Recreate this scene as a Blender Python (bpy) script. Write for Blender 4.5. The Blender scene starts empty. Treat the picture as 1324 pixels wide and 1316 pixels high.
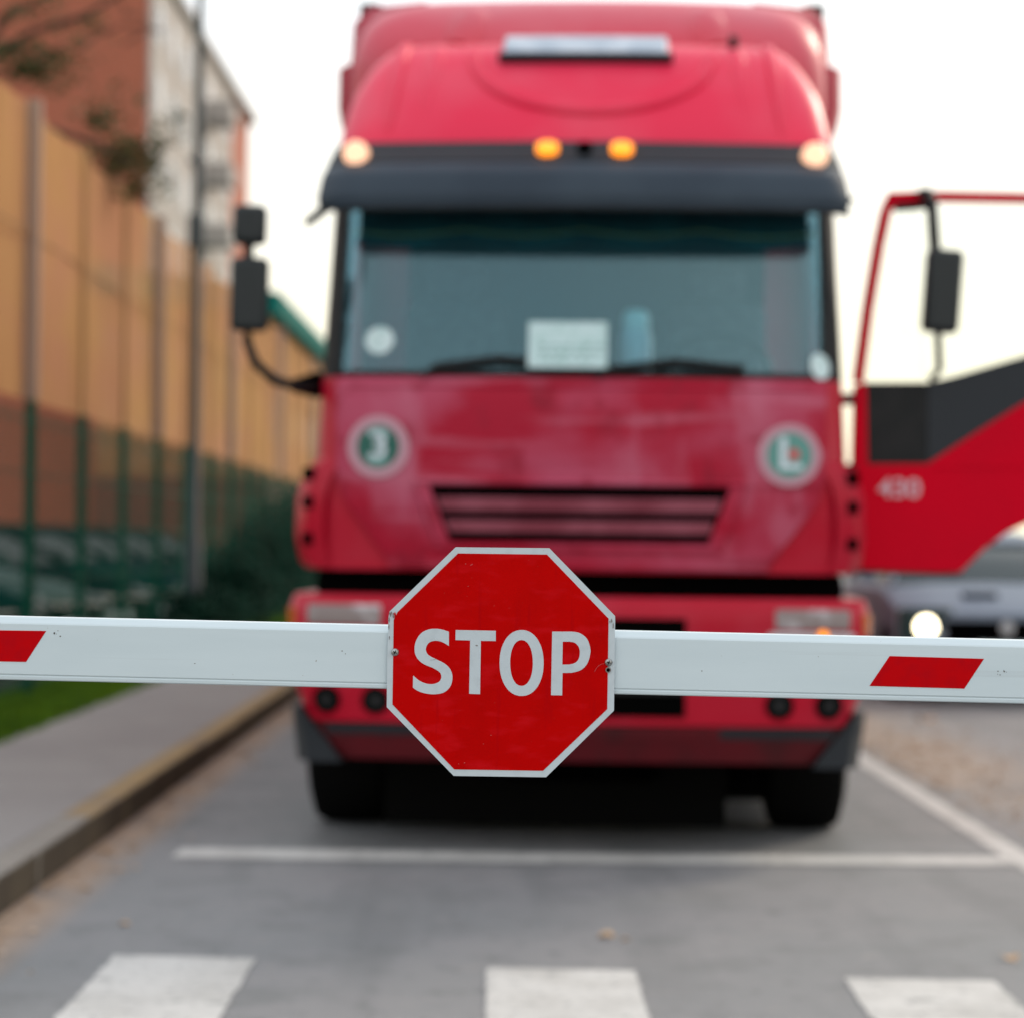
import bpy, bmesh, math, random
from mathutils import Vector, Matrix
R = math.radians
random.seed(7)
C = bpy.context.scene
COL = C.collection

# ------------------------------------------------------------------ camera, sky, sun, exposure
HC = 1.33                                   # lens height above the road
cam = bpy.data.cameras.new('camera')
cam.sensor_width = 36.0
cam.lens = 92.1
cam.clip_start = 0.1
cam.clip_end = 3000
cam.dof.use_dof = True
cam.dof.focus_distance = 3.50
cam.dof.aperture_fstop = 3.7
cam.dof.aperture_blades = 0
camo = bpy.data.objects.new('camera', cam)
COL.objects.link(camo)
camo.location = (0, 0, HC)
camo.rotation_mode = 'XYZ'
pitch = math.atan(42 / 3388.0)
roll = 0.011
m = Matrix.Rotation(math.pi / 2 + pitch, 4, 'X') @ Matrix.Rotation(roll, 4, 'Z')
camo.matrix_world = Matrix.Translation((0, 0, HC)) @ m
C.camera = camo

SUN_EL, SUN_AZ = 26.0, 40.0                 # azimuth clockwise from +Y (view direction)
w = bpy.data.worlds.new('World')
C.world = w
w.use_nodes = True
nt = w.node_tree
nt.nodes.clear()
out = nt.nodes.new('ShaderNodeOutputWorld')
bg = nt.nodes.new('ShaderNodeBackground')
sky = nt.nodes.new('ShaderNodeTexSky')
sky.sky_type = 'NISHITA'
sky.sun_disc = False
sky.sun_elevation = R(SUN_EL)
sky.sun_rotation = R(SUN_AZ)
sky.air_density = 1.0
sky.dust_density = 3.0
sky.ozone_density = 1.0
tc = nt.nodes.new('ShaderNodeTexCoord')
nz = nt.nodes.new('ShaderNodeTexNoise')
nz.inputs['Scale'].default_value = 1.6
nz.inputs['Detail'].default_value = 4
cr = nt.nodes.new('ShaderNodeValToRGB')     # thin cloud layer, brighter and darker patches
cr.color_ramp.elements[0].position = 0.3
cr.color_ramp.elements[0].color = (8.3, 8.8, 9.5, 1)
cr.color_ramp.elements[1].position = 0.7
cr.color_ramp.elements[1].color = (13.5, 13.4, 13.0, 1)
mx = nt.nodes.new('ShaderNodeMix')
mx.data_type = 'RGBA'
mx.inputs[0].default_value = 0.72
nt.links.new(tc.outputs['Generated'], nz.inputs['Vector'])
nt.links.new(nz.outputs['Fac'], cr.inputs['Fac'])
nt.links.new(sky.outputs['Color'], mx.inputs[6])
nt.links.new(cr.outputs['Color'], mx.inputs[7])
sep = nt.nodes.new('ShaderNodeSeparateXYZ')
nt.links.new(tc.outputs['Generated'], sep.inputs[0])
hz = nt.nodes.new('ShaderNodeMapRange')
hz.inputs['From Min'].default_value = 0.20
hz.inputs['From Max'].default_value = 0.02
nt.links.new(sep.outputs[2], hz.inputs['Value'])
m3 = nt.nodes.new('ShaderNodeMix')
m3.data_type = 'RGBA'
m3.inputs[7].default_value = (10.8, 10.0, 7.3, 1)      # cream haze low over the horizon
nt.links.new(hz.outputs['Result'], m3.inputs[0])
nt.links.new(mx.outputs[2], m3.inputs[6])
nt.links.new(m3.outputs[2], bg.inputs['Color'])
bg.inputs['Strength'].default_value = 0.10
nt.links.new(bg.outputs['Background'], out.inputs['Surface'])

sd = bpy.data.lights.new('sun', 'SUN')
sd.energy = 1.3
sd.angle = R(12)
sd.color = (1.0, 0.86, 0.68)
so = bpy.data.objects.new('sun', sd)
COL.objects.link(so)
az, el = R(SUN_AZ), R(SUN_EL)
sdir = Vector((math.sin(az) * math.cos(el), math.cos(az) * math.cos(el), math.sin(el)))
so.rotation_euler = sdir.to_track_quat('Z', 'Y').to_euler()
so.location = (20, 20, 30)

C.view_settings.view_transform = 'Standard'
C.view_settings.look = 'None'
C.view_settings.exposure = 0.46
C.view_settings.gamma = 1.0
C.render.engine = 'CYCLES'
C.cycles.use_denoising = True
C.cycles.max_bounces = 8
C.cycles.transparent_max_bounces = 24
C.cycles.sample_clamp_indirect = 6

# ------------------------------------------------------------------ materials
def mat(name, base, rough=0.6, metal=0.0, coat=0.0, emit=None, estr=0.0, noise=None, bump=None, spec=None, coord='Object'):
    """noise = (scale, other colour, low, high, detail); bump = (scale, strength)"""
    M = bpy.data.materials.new(name)
    M.use_nodes = True
    n = M.node_tree
    b = n.nodes['Principled BSDF']
    b.inputs['Base Color'].default_value = (*base, 1)
    b.inputs['Roughness'].default_value = rough
    b.inputs['Metallic'].default_value = metal
    b.inputs['Coat Weight'].default_value = coat
    b.inputs['Coat Roughness'].default_value = 0.12
    if spec is not None:
        b.inputs['Specular IOR Level'].default_value = spec
    if emit:
        b.inputs['Emission Color'].default_value = (*emit, 1)
        b.inputs['Emission Strength'].default_value = estr
    t = None
    if noise or bump:
        t = n.nodes.new('ShaderNodeTexCoord')
    last = None
    if noise:
        ns = noise if isinstance(noise, list) else [noise]
        for (sc, c2, lo, hi, det) in ns:
            nn = n.nodes.new('ShaderNodeTexNoise')
            nn.inputs['Detail'].default_value = det
            if isinstance(sc, tuple):
                mp = n.nodes.new('ShaderNodeMapping')
                mp.inputs['Scale'].default_value = sc
                n.links.new(t.outputs[coord], mp.inputs['Vector'])
                n.links.new(mp.outputs['Vector'], nn.inputs['Vector'])
                nn.inputs['Scale'].default_value = 1
            else:
                nn.inputs['Scale'].default_value = sc
                n.links.new(t.outputs[coord], nn.inputs['Vector'])
            mr = n.nodes.new('ShaderNodeMapRange')
            mr.inputs['From Min'].default_value = lo
            mr.inputs['From Max'].default_value = hi
            n.links.new(nn.outputs['Fac'], mr.inputs['Value'])
            mi = n.nodes.new('ShaderNodeMix')
            mi.data_type = 'RGBA'
            n.links.new(mr.outputs['Result'], mi.inputs[0])
            if last is None:
                mi.inputs[6].default_value = (*base, 1)
            else:
                n.links.new(last, mi.inputs[6])
            mi.inputs[7].default_value = (*c2, 1)
            last = mi.outputs[2]
        n.links.new(last, b.inputs['Base Color'])
    if bump:
        nb = n.nodes.new('ShaderNodeTexNoise')
        nb.inputs['Scale'].default_value = bump[0]
        nb.inputs['Detail'].default_value = 5
        n.links.new(t.outputs[coord], nb.inputs['Vector'])
        bp = n.nodes.new('ShaderNodeBump')
        bp.inputs['Strength'].default_value = bump[1]
        bp.inputs['Distance'].default_value = 0.01
        n.links.new(nb.outputs['Fac'], bp.inputs['Height'])
        n.links.new(bp.outputs['Normal'], b.inputs['Normal'])
    return M

def brick_mat(name, c1, c2, mortar, sx=1.0):
    M = bpy.data.materials.new(name)
    M.use_nodes = True
    n = M.node_tree
    b = n.nodes['Principled BSDF']
    b.inputs['Roughness'].default_value = 0.85
    t = n.nodes.new('ShaderNodeTexCoord')
    sp = n.nodes.new('ShaderNodeSeparateXYZ')
    ad = n.nodes.new('ShaderNodeMath')
    cb = n.nodes.new('ShaderNodeCombineXYZ')
    n.links.new(t.outputs['Object'], sp.inputs[0])
    n.links.new(sp.outputs[0], ad.inputs[0])
    n.links.new(sp.outputs[1], ad.inputs[1])
    n.links.new(ad.outputs[0], cb.inputs[0])
    n.links.new(sp.outputs[2], cb.inputs[1])
    br = n.nodes.new('ShaderNodeTexBrick')
    br.inputs['Scale'].default_value = sx
    br.inputs['Brick Width'].default_value = 0.26
    br.inputs['Row Height'].default_value = 0.08
    br.inputs['Mortar Size'].default_value = 0.008
    br.inputs['Color1'].default_value = (*c1, 1)
    br.inputs['Color2'].default_value = (*c2, 1)
    br.inputs['Mortar'].default_value = (*mortar, 1)
    n.links.new(cb.outputs[0], br.inputs['Vector'])
    n.links.new(br.outputs['Color'], b.inputs['Base Color'])
    return M

def glass_mat(name, tint, refl_rough=0.05, dust=0.05, dustcol=(0.45, 0.5, 0.5), ior=1.5):
    M = bpy.data.materials.new(name)
    M.use_nodes = True
    n = M.node_tree
    n.nodes.clear()
    o = n.nodes.new('ShaderNodeOutputMaterial')
    tr = n.nodes.new('ShaderNodeBsdfTransparent')
    tr.inputs['Color'].default_value = (*tint, 1)
    gl = n.nodes.new('ShaderNodeBsdfGlossy')
    gl.inputs['Roughness'].default_value = refl_rough
    gl.inputs['Color'].default_value = (0.74, 0.96, 1.0, 1) if dust > 0.02 else (1, 1, 1, 1)
    fr = n.nodes.new('ShaderNodeFresnel')
    fr.inputs['IOR'].default_value = ior
    mi = n.nodes.new('ShaderNodeMixShader')
    n.links.new(fr.outputs[0], mi.inputs[0])
    n.links.new(tr.outputs[0], mi.inputs[1])
    n.links.new(gl.outputs[0], mi.inputs[2])
    df = n.nodes.new('ShaderNodeBsdfDiffuse')
    df.inputs['Color'].default_value = (*dustcol, 1)
    m2 = n.nodes.new('ShaderNodeMixShader')
    m2.inputs[0].default_value = dust
    n.links.new(mi.outputs[0], m2.inputs[1])
    n.links.new(df.outputs[0], m2.inputs[2])
    n.links.new(m2.outputs[0], o.inputs['Surface'])
    return M

M = {}
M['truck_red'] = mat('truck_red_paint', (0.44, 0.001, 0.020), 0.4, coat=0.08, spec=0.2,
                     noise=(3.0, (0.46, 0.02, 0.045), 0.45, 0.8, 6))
M['roof_red_lit'] = mat('truck_red_skylit', (0.82, 0.018, 0.075), 0.45, coat=0.1, spec=0.3,
                    noise=((1.5, 1.5, 2.0), (0.80, 0.09, 0.15), 0.4, 0.8, 6))  # cab red made lighter, sky light on the roof put into the colour
M['dusty_red'] = mat('truck_dusty_paint', (0.38, 0.003, 0.026), 0.5, coat=0.0, spec=0.2,
                     noise=[((1.5, 1.5, 2.2), (0.45, 0.065, 0.125), 0.42, 0.62, 5),
                            ((5.0, 5.0, 1.6), (0.49, 0.12, 0.19), 0.55, 0.74, 7),
                            ((0.8, 0.8, 9.0), (0.50, 0.13, 0.20), 0.54, 0.72, 7),
                            ((0.5, 0.5, 16.0), (0.25, 0.004, 0.02), 0.60, 0.72, 6),
                            ((7.0, 7.0, 6.0), (0.28, 0.006, 0.025), 0.56, 0.70, 8)])
M['slat_red'] = mat('truck_slat_paint', (0.20, 0.035, 0.055), 0.6, spec=0.2, noise=(6, (0.28, 0.07, 0.10), 0.4, 0.7, 4))
M['dark_red'] = mat('truck_dark_red', (0.12, 0.008, 0.014), 0.7, spec=0.2, noise=(4, (0.05, 0.012, 0.014), 0.4, 0.7, 4))  # darker mottled red for valance, strip, hinges and tail lights
M['trailer_red'] = mat('trailer_red_curtain', (0.40, 0.025, 0.05), 0.6, noise=(2, (0.46, 0.05, 0.08), 0.4, 0.7, 4))
M['door_red'] = mat('door_red_paint', (0.60, 0.0, 0.016), 0.5, coat=0.0, spec=0.05, noise=(2.0, (0.54, 0.001, 0.016), 0.4, 0.7, 4))
M['black_plastic'] = mat('black_plastic', (0.008, 0.009, 0.010), 0.6, spec=0.25, noise=(8, (0.014, 0.014, 0.015), 0.4, 0.7, 4))
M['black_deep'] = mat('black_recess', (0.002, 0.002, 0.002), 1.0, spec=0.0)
M['visor'] = mat('smoked_visor', (0.013, 0.026, 0.044), 0.5, coat=0.0, spec=0.35, noise=(3, (0.022, 0.038, 0.058), 0.4, 0.7, 4))
M['mirror_shell'] = mat('mirror_shell', (0.014, 0.018, 0.02), 0.5, spec=0.4)
M['grey_plastic'] = mat('grey_plastic', (0.020, 0.024, 0.030), 0.6, spec=0.3)
M['rubber'] = mat('tyre_rubber', (0.005, 0.005, 0.005), 0.95, spec=0.05, bump=(60, 0.3))
M['steel'] = mat('wheel_steel', (0.20, 0.20, 0.20), 0.45, metal=0.6)
M['windscreen'] = glass_mat('windscreen_glass', (0.72, 0.92, 0.96), 0.10, 0.045, (0.12, 0.46, 0.58), 1.70)
M['clear_glass'] = glass_mat('clear_glass', (0.96, 0.98, 0.97), 0.03, 0.01)
M['car_glass_dark'] = mat('car_glass_dark', (0.004, 0.012, 0.014), 0.4, spec=0.05)
M['rim_dark'] = mat('rim_dark', (0.01, 0.014, 0.014), 0.8, spec=0.0)
M['car_glass'] = mat('car_glass', (0.012, 0.03, 0.034), 0.12, spec=0.4)
M['lens'] = mat('lamp_lens', (0.24, 0.19, 0.19), 0.3, coat=0.2, noise=(7, (0.62, 0.60, 0.64), 0.5, 0.62, 2))
M['chrome'] = mat('chrome', (0.75, 0.75, 0.77), 0.12, metal=1.0)
M['orange_lens'] = mat('orange_lens', (0.55, 0.13, 0.01), 0.2, coat=0.6)
M['orange_lit'] = mat('orange_lamp_lit', (0.8, 0.25, 0.01), 0.3, emit=(1.0, 0.27, 0.005), estr=1.25)
M['pale_lit'] = mat('pale_lamp_lit', (0.8, 0.6, 0.45), 0.3, emit=(1.0, 0.48, 0.26), estr=0.8)
M['head_lit'] = mat('headlight_lit', (0.9, 0.9, 0.8), 0.3, emit=(1.0, 0.86, 0.55), estr=6.0)
M['head_unlit'] = mat('headlight_unlit', (0.5, 0.53, 0.55), 0.12, coat=0.6)
M['head_dim'] = mat('headlight_dim', (0.12, 0.15, 0.16), 0.3)
M['light_bar'] = mat('light_bar_panel', (0.38, 0.45, 0.54), 0.35, noise=(9, (0.52, 0.58, 0.66), 0.45, 0.6, 3))
M['cab_interior'] = mat('cab_interior', (0.035, 0.075, 0.09), 0.8)
M['seat_cloth'] = mat('seat_cloth', (0.10, 0.10, 0.11), 0.9, noise=(20, (0.06, 0.06, 0.07), 0.4, 0.6, 3))
M['curtain_teal'] = mat('curtain_teal', (0.0, 0.03, 0.04), 0.85, noise=(6, (0.0, 0.08, 0.09), 0.4, 0.7, 3))
M['gold_trim'] = mat('gold_trim', (0.40, 0.26, 0.07), 0.7)
M['card_white'] = mat('card_white', (0.56, 0.72, 0.74), 0.7, noise=(22, (0.46, 0.64, 0.64), 0.45, 0.6, 3))
M['card_ink'] = mat('card_ink', (0.22, 0.38, 0.37), 0.7)
M['bottle_grey'] = mat('bottle_grey', (0.62, 0.60, 0.66), 0.5)
M['cap_pale'] = mat('bottle_cap', (0.82, 0.86, 0.86), 0.5)
M['badge_rim'] = mat('badge_rim', (0.52, 0.29, 0.35), 0.6, spec=0.2)
M['number_pale'] = mat('number_pale', (0.62, 0.42, 0.48), 0.5)
M['badge_green'] = mat('badge_green', (0.005, 0.10, 0.075), 0.5)
M['badge_teal'] = mat('badge_teal', (0.10, 0.28, 0.25), 0.5)
M['badge_white'] = mat('badge_white', (0.62, 0.70, 0.76), 0.5)
M['badge_red'] = mat('badge_red', (0.55, 0.10, 0.10), 0.5)
M['sticker'] = mat('sticker_white', (0.62, 0.74, 0.76), 0.5, noise=(30, (0.45, 0.62, 0.62), 0.45, 0.6, 2))

M['boom_white'] = mat('boom_white_paint', (0.63, 0.725, 0.77), 0.4, spec=0.3,
                      noise=[((4.0, 4.0, 30.0), (0.59, 0.685, 0.73), 0.35, 0.75, 8),
                             (170.0, (0.36, 0.37, 0.36), 0.755, 0.80, 2),
                             ((0.9, 10.0, 60.0), (0.44, 0.49, 0.52), 0.66, 0.86, 8)], bump=(500, 0.02))
M['reflex_red'] = mat('reflective_red', (0.54, 0.0, 0.003), 0.45, spec=0.05, noise=(60, (0.46, 0.001, 0.006), 0.4, 0.75, 5))
M['sign_white'] = mat('sign_white_film', (0.55, 0.62, 0.665), 0.4, spec=0.3,
                      noise=[(60, (0.49, 0.55, 0.59), 0.5, 0.8, 8), (320.0, (0.30, 0.27, 0.25), 0.76, 0.80, 3)])
M['sign_red'] = mat('sign_red_film', (0.53, 0.0, 0.0), 0.45, spec=0.04,
                    noise=[((14.0, 14.0, 14.0), (0.47, 0.0, 0.0), 0.42, 0.7, 6),
                           ((500.0, 500.0, 350.0), (0.62, 0.10, 0.09), 0.775, 0.80, 2),
                           ((20.0, 20.0, 60.0), (0.58, 0.004, 0.008), 0.52, 0.75, 9),
                           ((90.0, 90.0, 9.0), (0.44, 0.0, 0.002), 0.60, 0.78, 6)])
M['screw'] = mat('screw_steel', (0.45, 0.46, 0.46), 0.32, metal=0.9, noise=(300, (0.18, 0.17, 0.16), 0.4, 0.7, 4))
M['dirt'] = mat('dirt_mark', (0.10, 0.09, 0.085), 0.9)
M['chip'] = mat('chipped_edge', (0.22, 0.20, 0.19), 0.8)
M['wire_red'] = mat('scratch_pale', (0.55, 0.10, 0.10), 0.6)
M['cabinet'] = mat('cabinet_grey', (0.45, 0.47, 0.48), 0.45)

M['ochre'] = mat('ochre_render', (0.37, 0.185, 0.088), 0.95, spec=0.1,
                 noise=[((0.25, 0.25, 0.5), (0.37, 0.155, 0.075), 0.38, 0.62, 6),
                        ((0.4, 0.35, 0.3), (0.42, 0.26, 0.13), 0.52, 0.68, 5),
                        ((0.1, 1.2, 0.12), (0.32, 0.155, 0.065), 0.5, 0.75, 5),
                        ((1.1, 0.8, 0.9), (0.40, 0.225, 0.135), 0.5, 0.66, 6)])
M['ochre_dark'] = mat('ochre_pilaster', (0.30, 0.15, 0.06), 0.95, spec=0.1, noise=(1, (0.34, 0.18, 0.085), 0.4, 0.7, 4))
M['pale_pipe'] = mat('pale_downpipe', (0.42, 0.27, 0.19), 0.7)
M['pale_panel'] = mat('pale_panel', (0.60, 0.50, 0.42), 0.7, noise=((1, 0.6, 1.2), (0.42, 0.26, 0.13), 0.4, 0.7, 4))
M['plinth'] = brick_mat('plinth_brick', (0.21, 0.058, 0.034), (0.17, 0.048, 0.03), (0.16, 0.07, 0.05))
M['teal_roof'] = mat('teal_roof', (0.0, 0.12, 0.10), 0.8, spec=0.1, noise=(3, (0.0, 0.15, 0.13), 0.4, 0.7, 3))
M['red_brick'] = brick_mat('red_brick', (0.46, 0.125, 0.065), (0.40, 0.105, 0.055), (0.38, 0.16, 0.11))
M['grey_render'] = mat('grey_render', (0.40, 0.35, 0.32), 0.9, noise=((0.1, 0.3, 0.3), (0.46, 0.42, 0.39), 0.4, 0.7, 4))
M['white_frame'] = mat('white_window_frame', (0.62, 0.62, 0.64), 0.5)
M['balcony'] = mat('balcony_panel', (0.42, 0.38, 0.36), 0.8)
M['fence_green'] = mat('fence_green', (0.003, 0.066, 0.040), 0.7, spec=0.08)
M['lamp_post'] = mat('lamp_post_grey', (0.035, 0.05, 0.055), 0.6)
M['bark'] = mat('bark', (0.07, 0.045, 0.03), 0.95, bump=(30, 0.6))
M['leaf'] = mat('leaf_green', (0.045, 0.07, 0.012), 0.7, noise=(1.5, (0.09, 0.08, 0.015), 0.4, 0.6, 2))
M['leaf_autumn'] = mat('leaf_autumn', (0.22, 0.11, 0.025), 0.7, noise=(1.0, (0.12, 0.10, 0.03), 0.4, 0.6, 2))
M['fallen'] = mat('fallen_leaf', (0.56, 0.42, 0.30), 0.8, noise=(8, (0.46, 0.28, 0.15), 0.4, 0.6, 2))
M['grass'] = mat('grass_blade', (0.11, 0.21, 0.012), 0.8, spec=0.1, noise=(2, (0.07, 0.15, 0.012), 0.4, 0.6, 3))
M['soil'] = mat('verge_soil', (0.06, 0.11, 0.014), 0.95, spec=0.1, noise=(4, (0.04, 0.08, 0.014), 0.4, 0.6, 4))
M['wire'] = mat('overhead_wire', (0.05, 0.05, 0.05), 0.7)
M['paint_white'] = mat('road_paint', (0.56, 0.55, 0.53), 0.75,
                       noise=[(3.0, (0.44, 0.43, 0.41), 0.45, 0.65, 7), (7.0, (0.30, 0.30, 0.29), 0.60, 0.70, 8), (26.0, (0.28, 0.28, 0.28), 0.58, 0.68, 6)], bump=(150, 0.4))
M['ground'] = mat('far_ground', (0.09, 0.085, 0.08), 0.95, noise=(0.2, (0.07, 0.08, 0.05), 0.4, 0.6, 4))

def asphalt():
    A = bpy.data.materials.new('asphalt')
    A.use_nodes = True
    n = A.node_tree
    b = n.nodes['Principled BSDF']
    b.inputs['Roughness'].default_value = 0.78
    t = n.nodes.new('ShaderNodeTexCoord')
    def noise(scale, det=6, rough=0.6):
        q = n.nodes.new('ShaderNodeTexNoise')
        q.inputs['Scale'].default_value = scale
        q.inputs['Detail'].default_value = det
        q.inputs['Roughness'].default_value = rough
        n.links.new(t.outputs['Object'], q.inputs['Vector'])
        return q.outputs['Fac']
    def rng(v, a, c, lo=0.0, hi=1.0):
        q = n.nodes.new('ShaderNodeMapRange')
        q.inputs['From Min'].default_value = a
        q.inputs['From Max'].default_value = c
        q.inputs['To Min'].default_value = lo
        q.inputs['To Max'].default_value = hi
        n.links.new(v, q.inputs['Value'])
        return q.outputs['Result']
    def mixc(f, a, c):
        q = n.nodes.new('ShaderNodeMix')
        q.data_type = 'RGBA'
        n.links.new(f, q.inputs[0])
        for i, v in ((6, a), (7, c)):
            if isinstance(v, tuple):
                q.inputs[i].default_value = (*v, 1)
            else:
                n.links.new(v, q.inputs[i])
        return q.outputs[2]
    def mth(op, a, c):
        q = n.nodes.new('ShaderNodeMath')
        q.operation = op
        q.use_clamp = True
        for i, v in ((0, a), (1, c)):
            if isinstance(v, (int, float)):
                q.inputs[i].default_value = v
            else:
                n.links.new(v, q.inputs[i])
        return q.outputs[0]
    c = mixc(rng(noise(0.9, 4), 0.38, 0.62), (0.160, 0.170, 0.176), (0.205, 0.203, 0.210))
    c = mixc(rng(noise(3.2), 0.53, 0.64), c, (0.118, 0.126, 0.130))
    c = mixc(rng(noise(9.0, 5), 0.59, 0.66), c, (0.085, 0.09, 0.095))
    c = mixc(rng(noise(5.7, 5), 0.62, 0.70), c, (0.25, 0.24, 0.23))
    c = mixc(rng(noise(160, 3), 0.35, 0.7), c, (0.23, 0.23, 0.235))
    q = n.nodes.new('ShaderNodeMapping')
    q.inputs['Scale'].default_value = (2.6, 0.28, 1)
    n.links.new(t.outputs['Object'], q.inputs['Vector'])
    q2 = n.nodes.new('ShaderNodeTexNoise')
    q2.inputs['Scale'].default_value = 1
    q2.inputs['Detail'].default_value = 8
    n.links.new(q.outputs['Vector'], q2.inputs['Vector'])
    c = mixc(mth('MULTIPLY', rng(q2.outputs['Fac'], 0.5, 0.68), 0.55), c, (0.11, 0.118, 0.122))
    # sand and leaf dirt lying in the gutter and on the far verge of the lane
    sp = n.nodes.new('ShaderNodeSeparateXYZ')
    n.links.new(t.outputs['Object'], sp.inputs[0])
    x, y = sp.outputs[0], sp.outputs[1]
    g = rng(x, -1.50, -1.68)
    g = mth('MULTIPLY', g, rng(noise(2.2), 0.22, 0.48))
    c = mixc(g, c, (0.37, 0.26, 0.185))
    r1 = mth('MULTIPLY', rng(x, 2.25, 2.45), rng(y, 12.5, 14.5))
    r1 = mth('MULTIPLY', r1, rng(x, 3.35, 2.75))
    r1 = mth('MULTIPLY', r1, rng(y, 24, 19))
    r1 = mth('MULTIPLY', r1, rng(noise(0.9), 0.30, 0.55))
    c = mixc(mth('MULTIPLY', r1, 0.85), c, (0.33, 0.26, 0.20))
    n.links.new(c, b.inputs['Base Color'])
    bp = n.nodes.new('ShaderNodeBump')
    bp.inputs['Strength'].default_value = 0.5
    bp.inputs['Distance'].default_value = 0.006
    n.links.new(noise(180, 4), bp.inputs['Height'])
    n.links.new(bp.outputs['Normal'], b.inputs['Normal'])
    return A
M['asphalt'] = asphalt()
M['pavement'] = mat('pavement', (0.27, 0.25, 0.24), 0.9, spec=0.2,
                    noise=[(1.2, (0.31, 0.29, 0.275), 0.4, 0.65, 6), (7.0, (0.22, 0.205, 0.195), 0.58, 0.75, 7)], bump=(120, 0.4))
M['kerb_grey'] = mat('kerb_concrete', (0.25, 0.225, 0.20), 0.9, spec=0.2, noise=[(2.5, (0.29, 0.26, 0.23), 0.4, 0.65, 7)], bump=(90, 0.6))
M['kerb_yellow'] = mat('kerb_yellow_worn', (0.36, 0.25, 0.125), 0.9, spec=0.2, noise=[(3.0, (0.27, 0.20, 0.13), 0.42, 0.66, 7)], bump=(90, 0.6))

# ------------------------------------------------------------------ mesh helpers
class MB:
    def __init__(s):
        s.v = []
        s.f = []
    def add(s, vs, fs):
        k = len(s.v)
        s.v += [tuple(p) for p in vs]
        s.f += [tuple(i + k for i in f) for f in fs]
        return s
    def box(s, c, d, rot=None):
        hx, hy, hz = d[0] / 2, d[1] / 2, d[2] / 2
        vs = [Vector((x * hx, y * hy, z * hz)) for z in (-1, 1) for y in (-1, 1) for x in (-1, 1)]
        if rot is not None:
            vs = [rot @ p for p in vs]
        c = Vector(c)
        vs = [p + c for p in vs]
        return s.add(vs, [(0, 2, 3, 1), (4, 5, 7, 6), (0, 1, 5, 4), (2, 6, 7, 3), (0, 4, 6, 2), (1, 3, 7, 5)])
    def bar(s, a, b, w, h=None):
        a, b = Vector(a), Vector(b)
        h = h or w
        d = b - a
        q = d.to_track_quat('Z', 'Y').to_matrix()
        return s.box((a + b) / 2, (w, h, d.length), q)
    def loft(s, rings, cap=True, closed=True):
        n = len(rings[0])
        vs = [p for r in rings for p in r]
        fs = []
        for i in range(len(rings) - 1):
            for j in range(n if closed else n - 1):
                k = (j + 1) % n
                fs.append((i * n + j, i * n + k, (i + 1) * n + k, (i + 1) * n + j))
        if cap:
            fs.append(tuple(range(n))[::-1])
            fs.append(tuple((len(rings) - 1) * n + j for j in range(n)))
        return s.add(vs, fs)
    def tube(s, pts, r, n=10, cap=True):
        pts = [Vector(p) for p in pts]
        rs = r if isinstance(r, (list, tuple)) else [r] * len(pts)
        rings = []
        for i, p in enumerate(pts):
            d = (pts[min(i + 1, len(pts) - 1)] - pts[max(i - 1, 0)])
            q = d.to_track_quat('Z', 'Y').to_matrix()
            rings.append([p + q @ Vector((math.cos(a) * rs[i], math.sin(a) * rs[i], 0)) for a in [2 * math.pi * j / n for j in range(n)]])
        return s.loft(rings, cap)
    def lathe(s, prof, org=(0, 0, 0), axis='Z', n=32):
        rings = []
        for (r, h) in prof:
            ring = []
            for j in range(n):
                a = 2 * math.pi * j / n
                x, y = r * math.cos(a), r * math.sin(a)
                p = {'Z': (x, y, h), 'Y': (x, h, y), 'X': (h, x, y)}[axis]
                ring.append(Vector(p) + Vector(org))
            rings.append(ring)
        return s.loft(rings)
    def prism(s, pts, d):
        d = Vector(d)
        pts = [Vector(p) for p in pts]
        n = len(pts)
        return s.add(pts + [p + d for p in pts],
                     [tuple(range(n)), tuple(range(n, 2 * n))[::-1]] + [(i, n + i, n + (i + 1) % n, (i + 1) % n) for i in range(n)])
    def build(s, name, material, parent=None, smooth=False, bevel=0.0, seg=2, loc=None):
        me = bpy.data.meshes.new(name)
        me.from_pydata(s.v, [], s.f)
        bm = bmesh.new()
        bm.from_mesh(me)
        bmesh.ops.recalc_face_normals(bm, faces=bm.faces)
        bm.to_mesh(me)
        bm.free()
        me.materials.append(material)
        o = bpy.data.objects.new(name, me)
        COL.objects.link(o)
        if parent:
            o.parent = parent
        if loc:
            o.location = loc
        if smooth:
            for p in me.polygons:
                p.use_smooth = True
            try:
                me.set_sharp_from_angle(angle=R(38))
            except Exception:
                pass
        if bevel:
            b = o.modifiers.new('bevel', 'BEVEL')
            b.width = bevel
            b.segments = seg
            b.limit_method = 'ANGLE'
            b.angle_limit = R(35)
            b.harden_normals = False
            for p in me.polygons:
                p.use_smooth = True
            try:
                me.set_sharp_from_angle(angle=R(38))
            except Exception:
                pass
        return o

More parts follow.
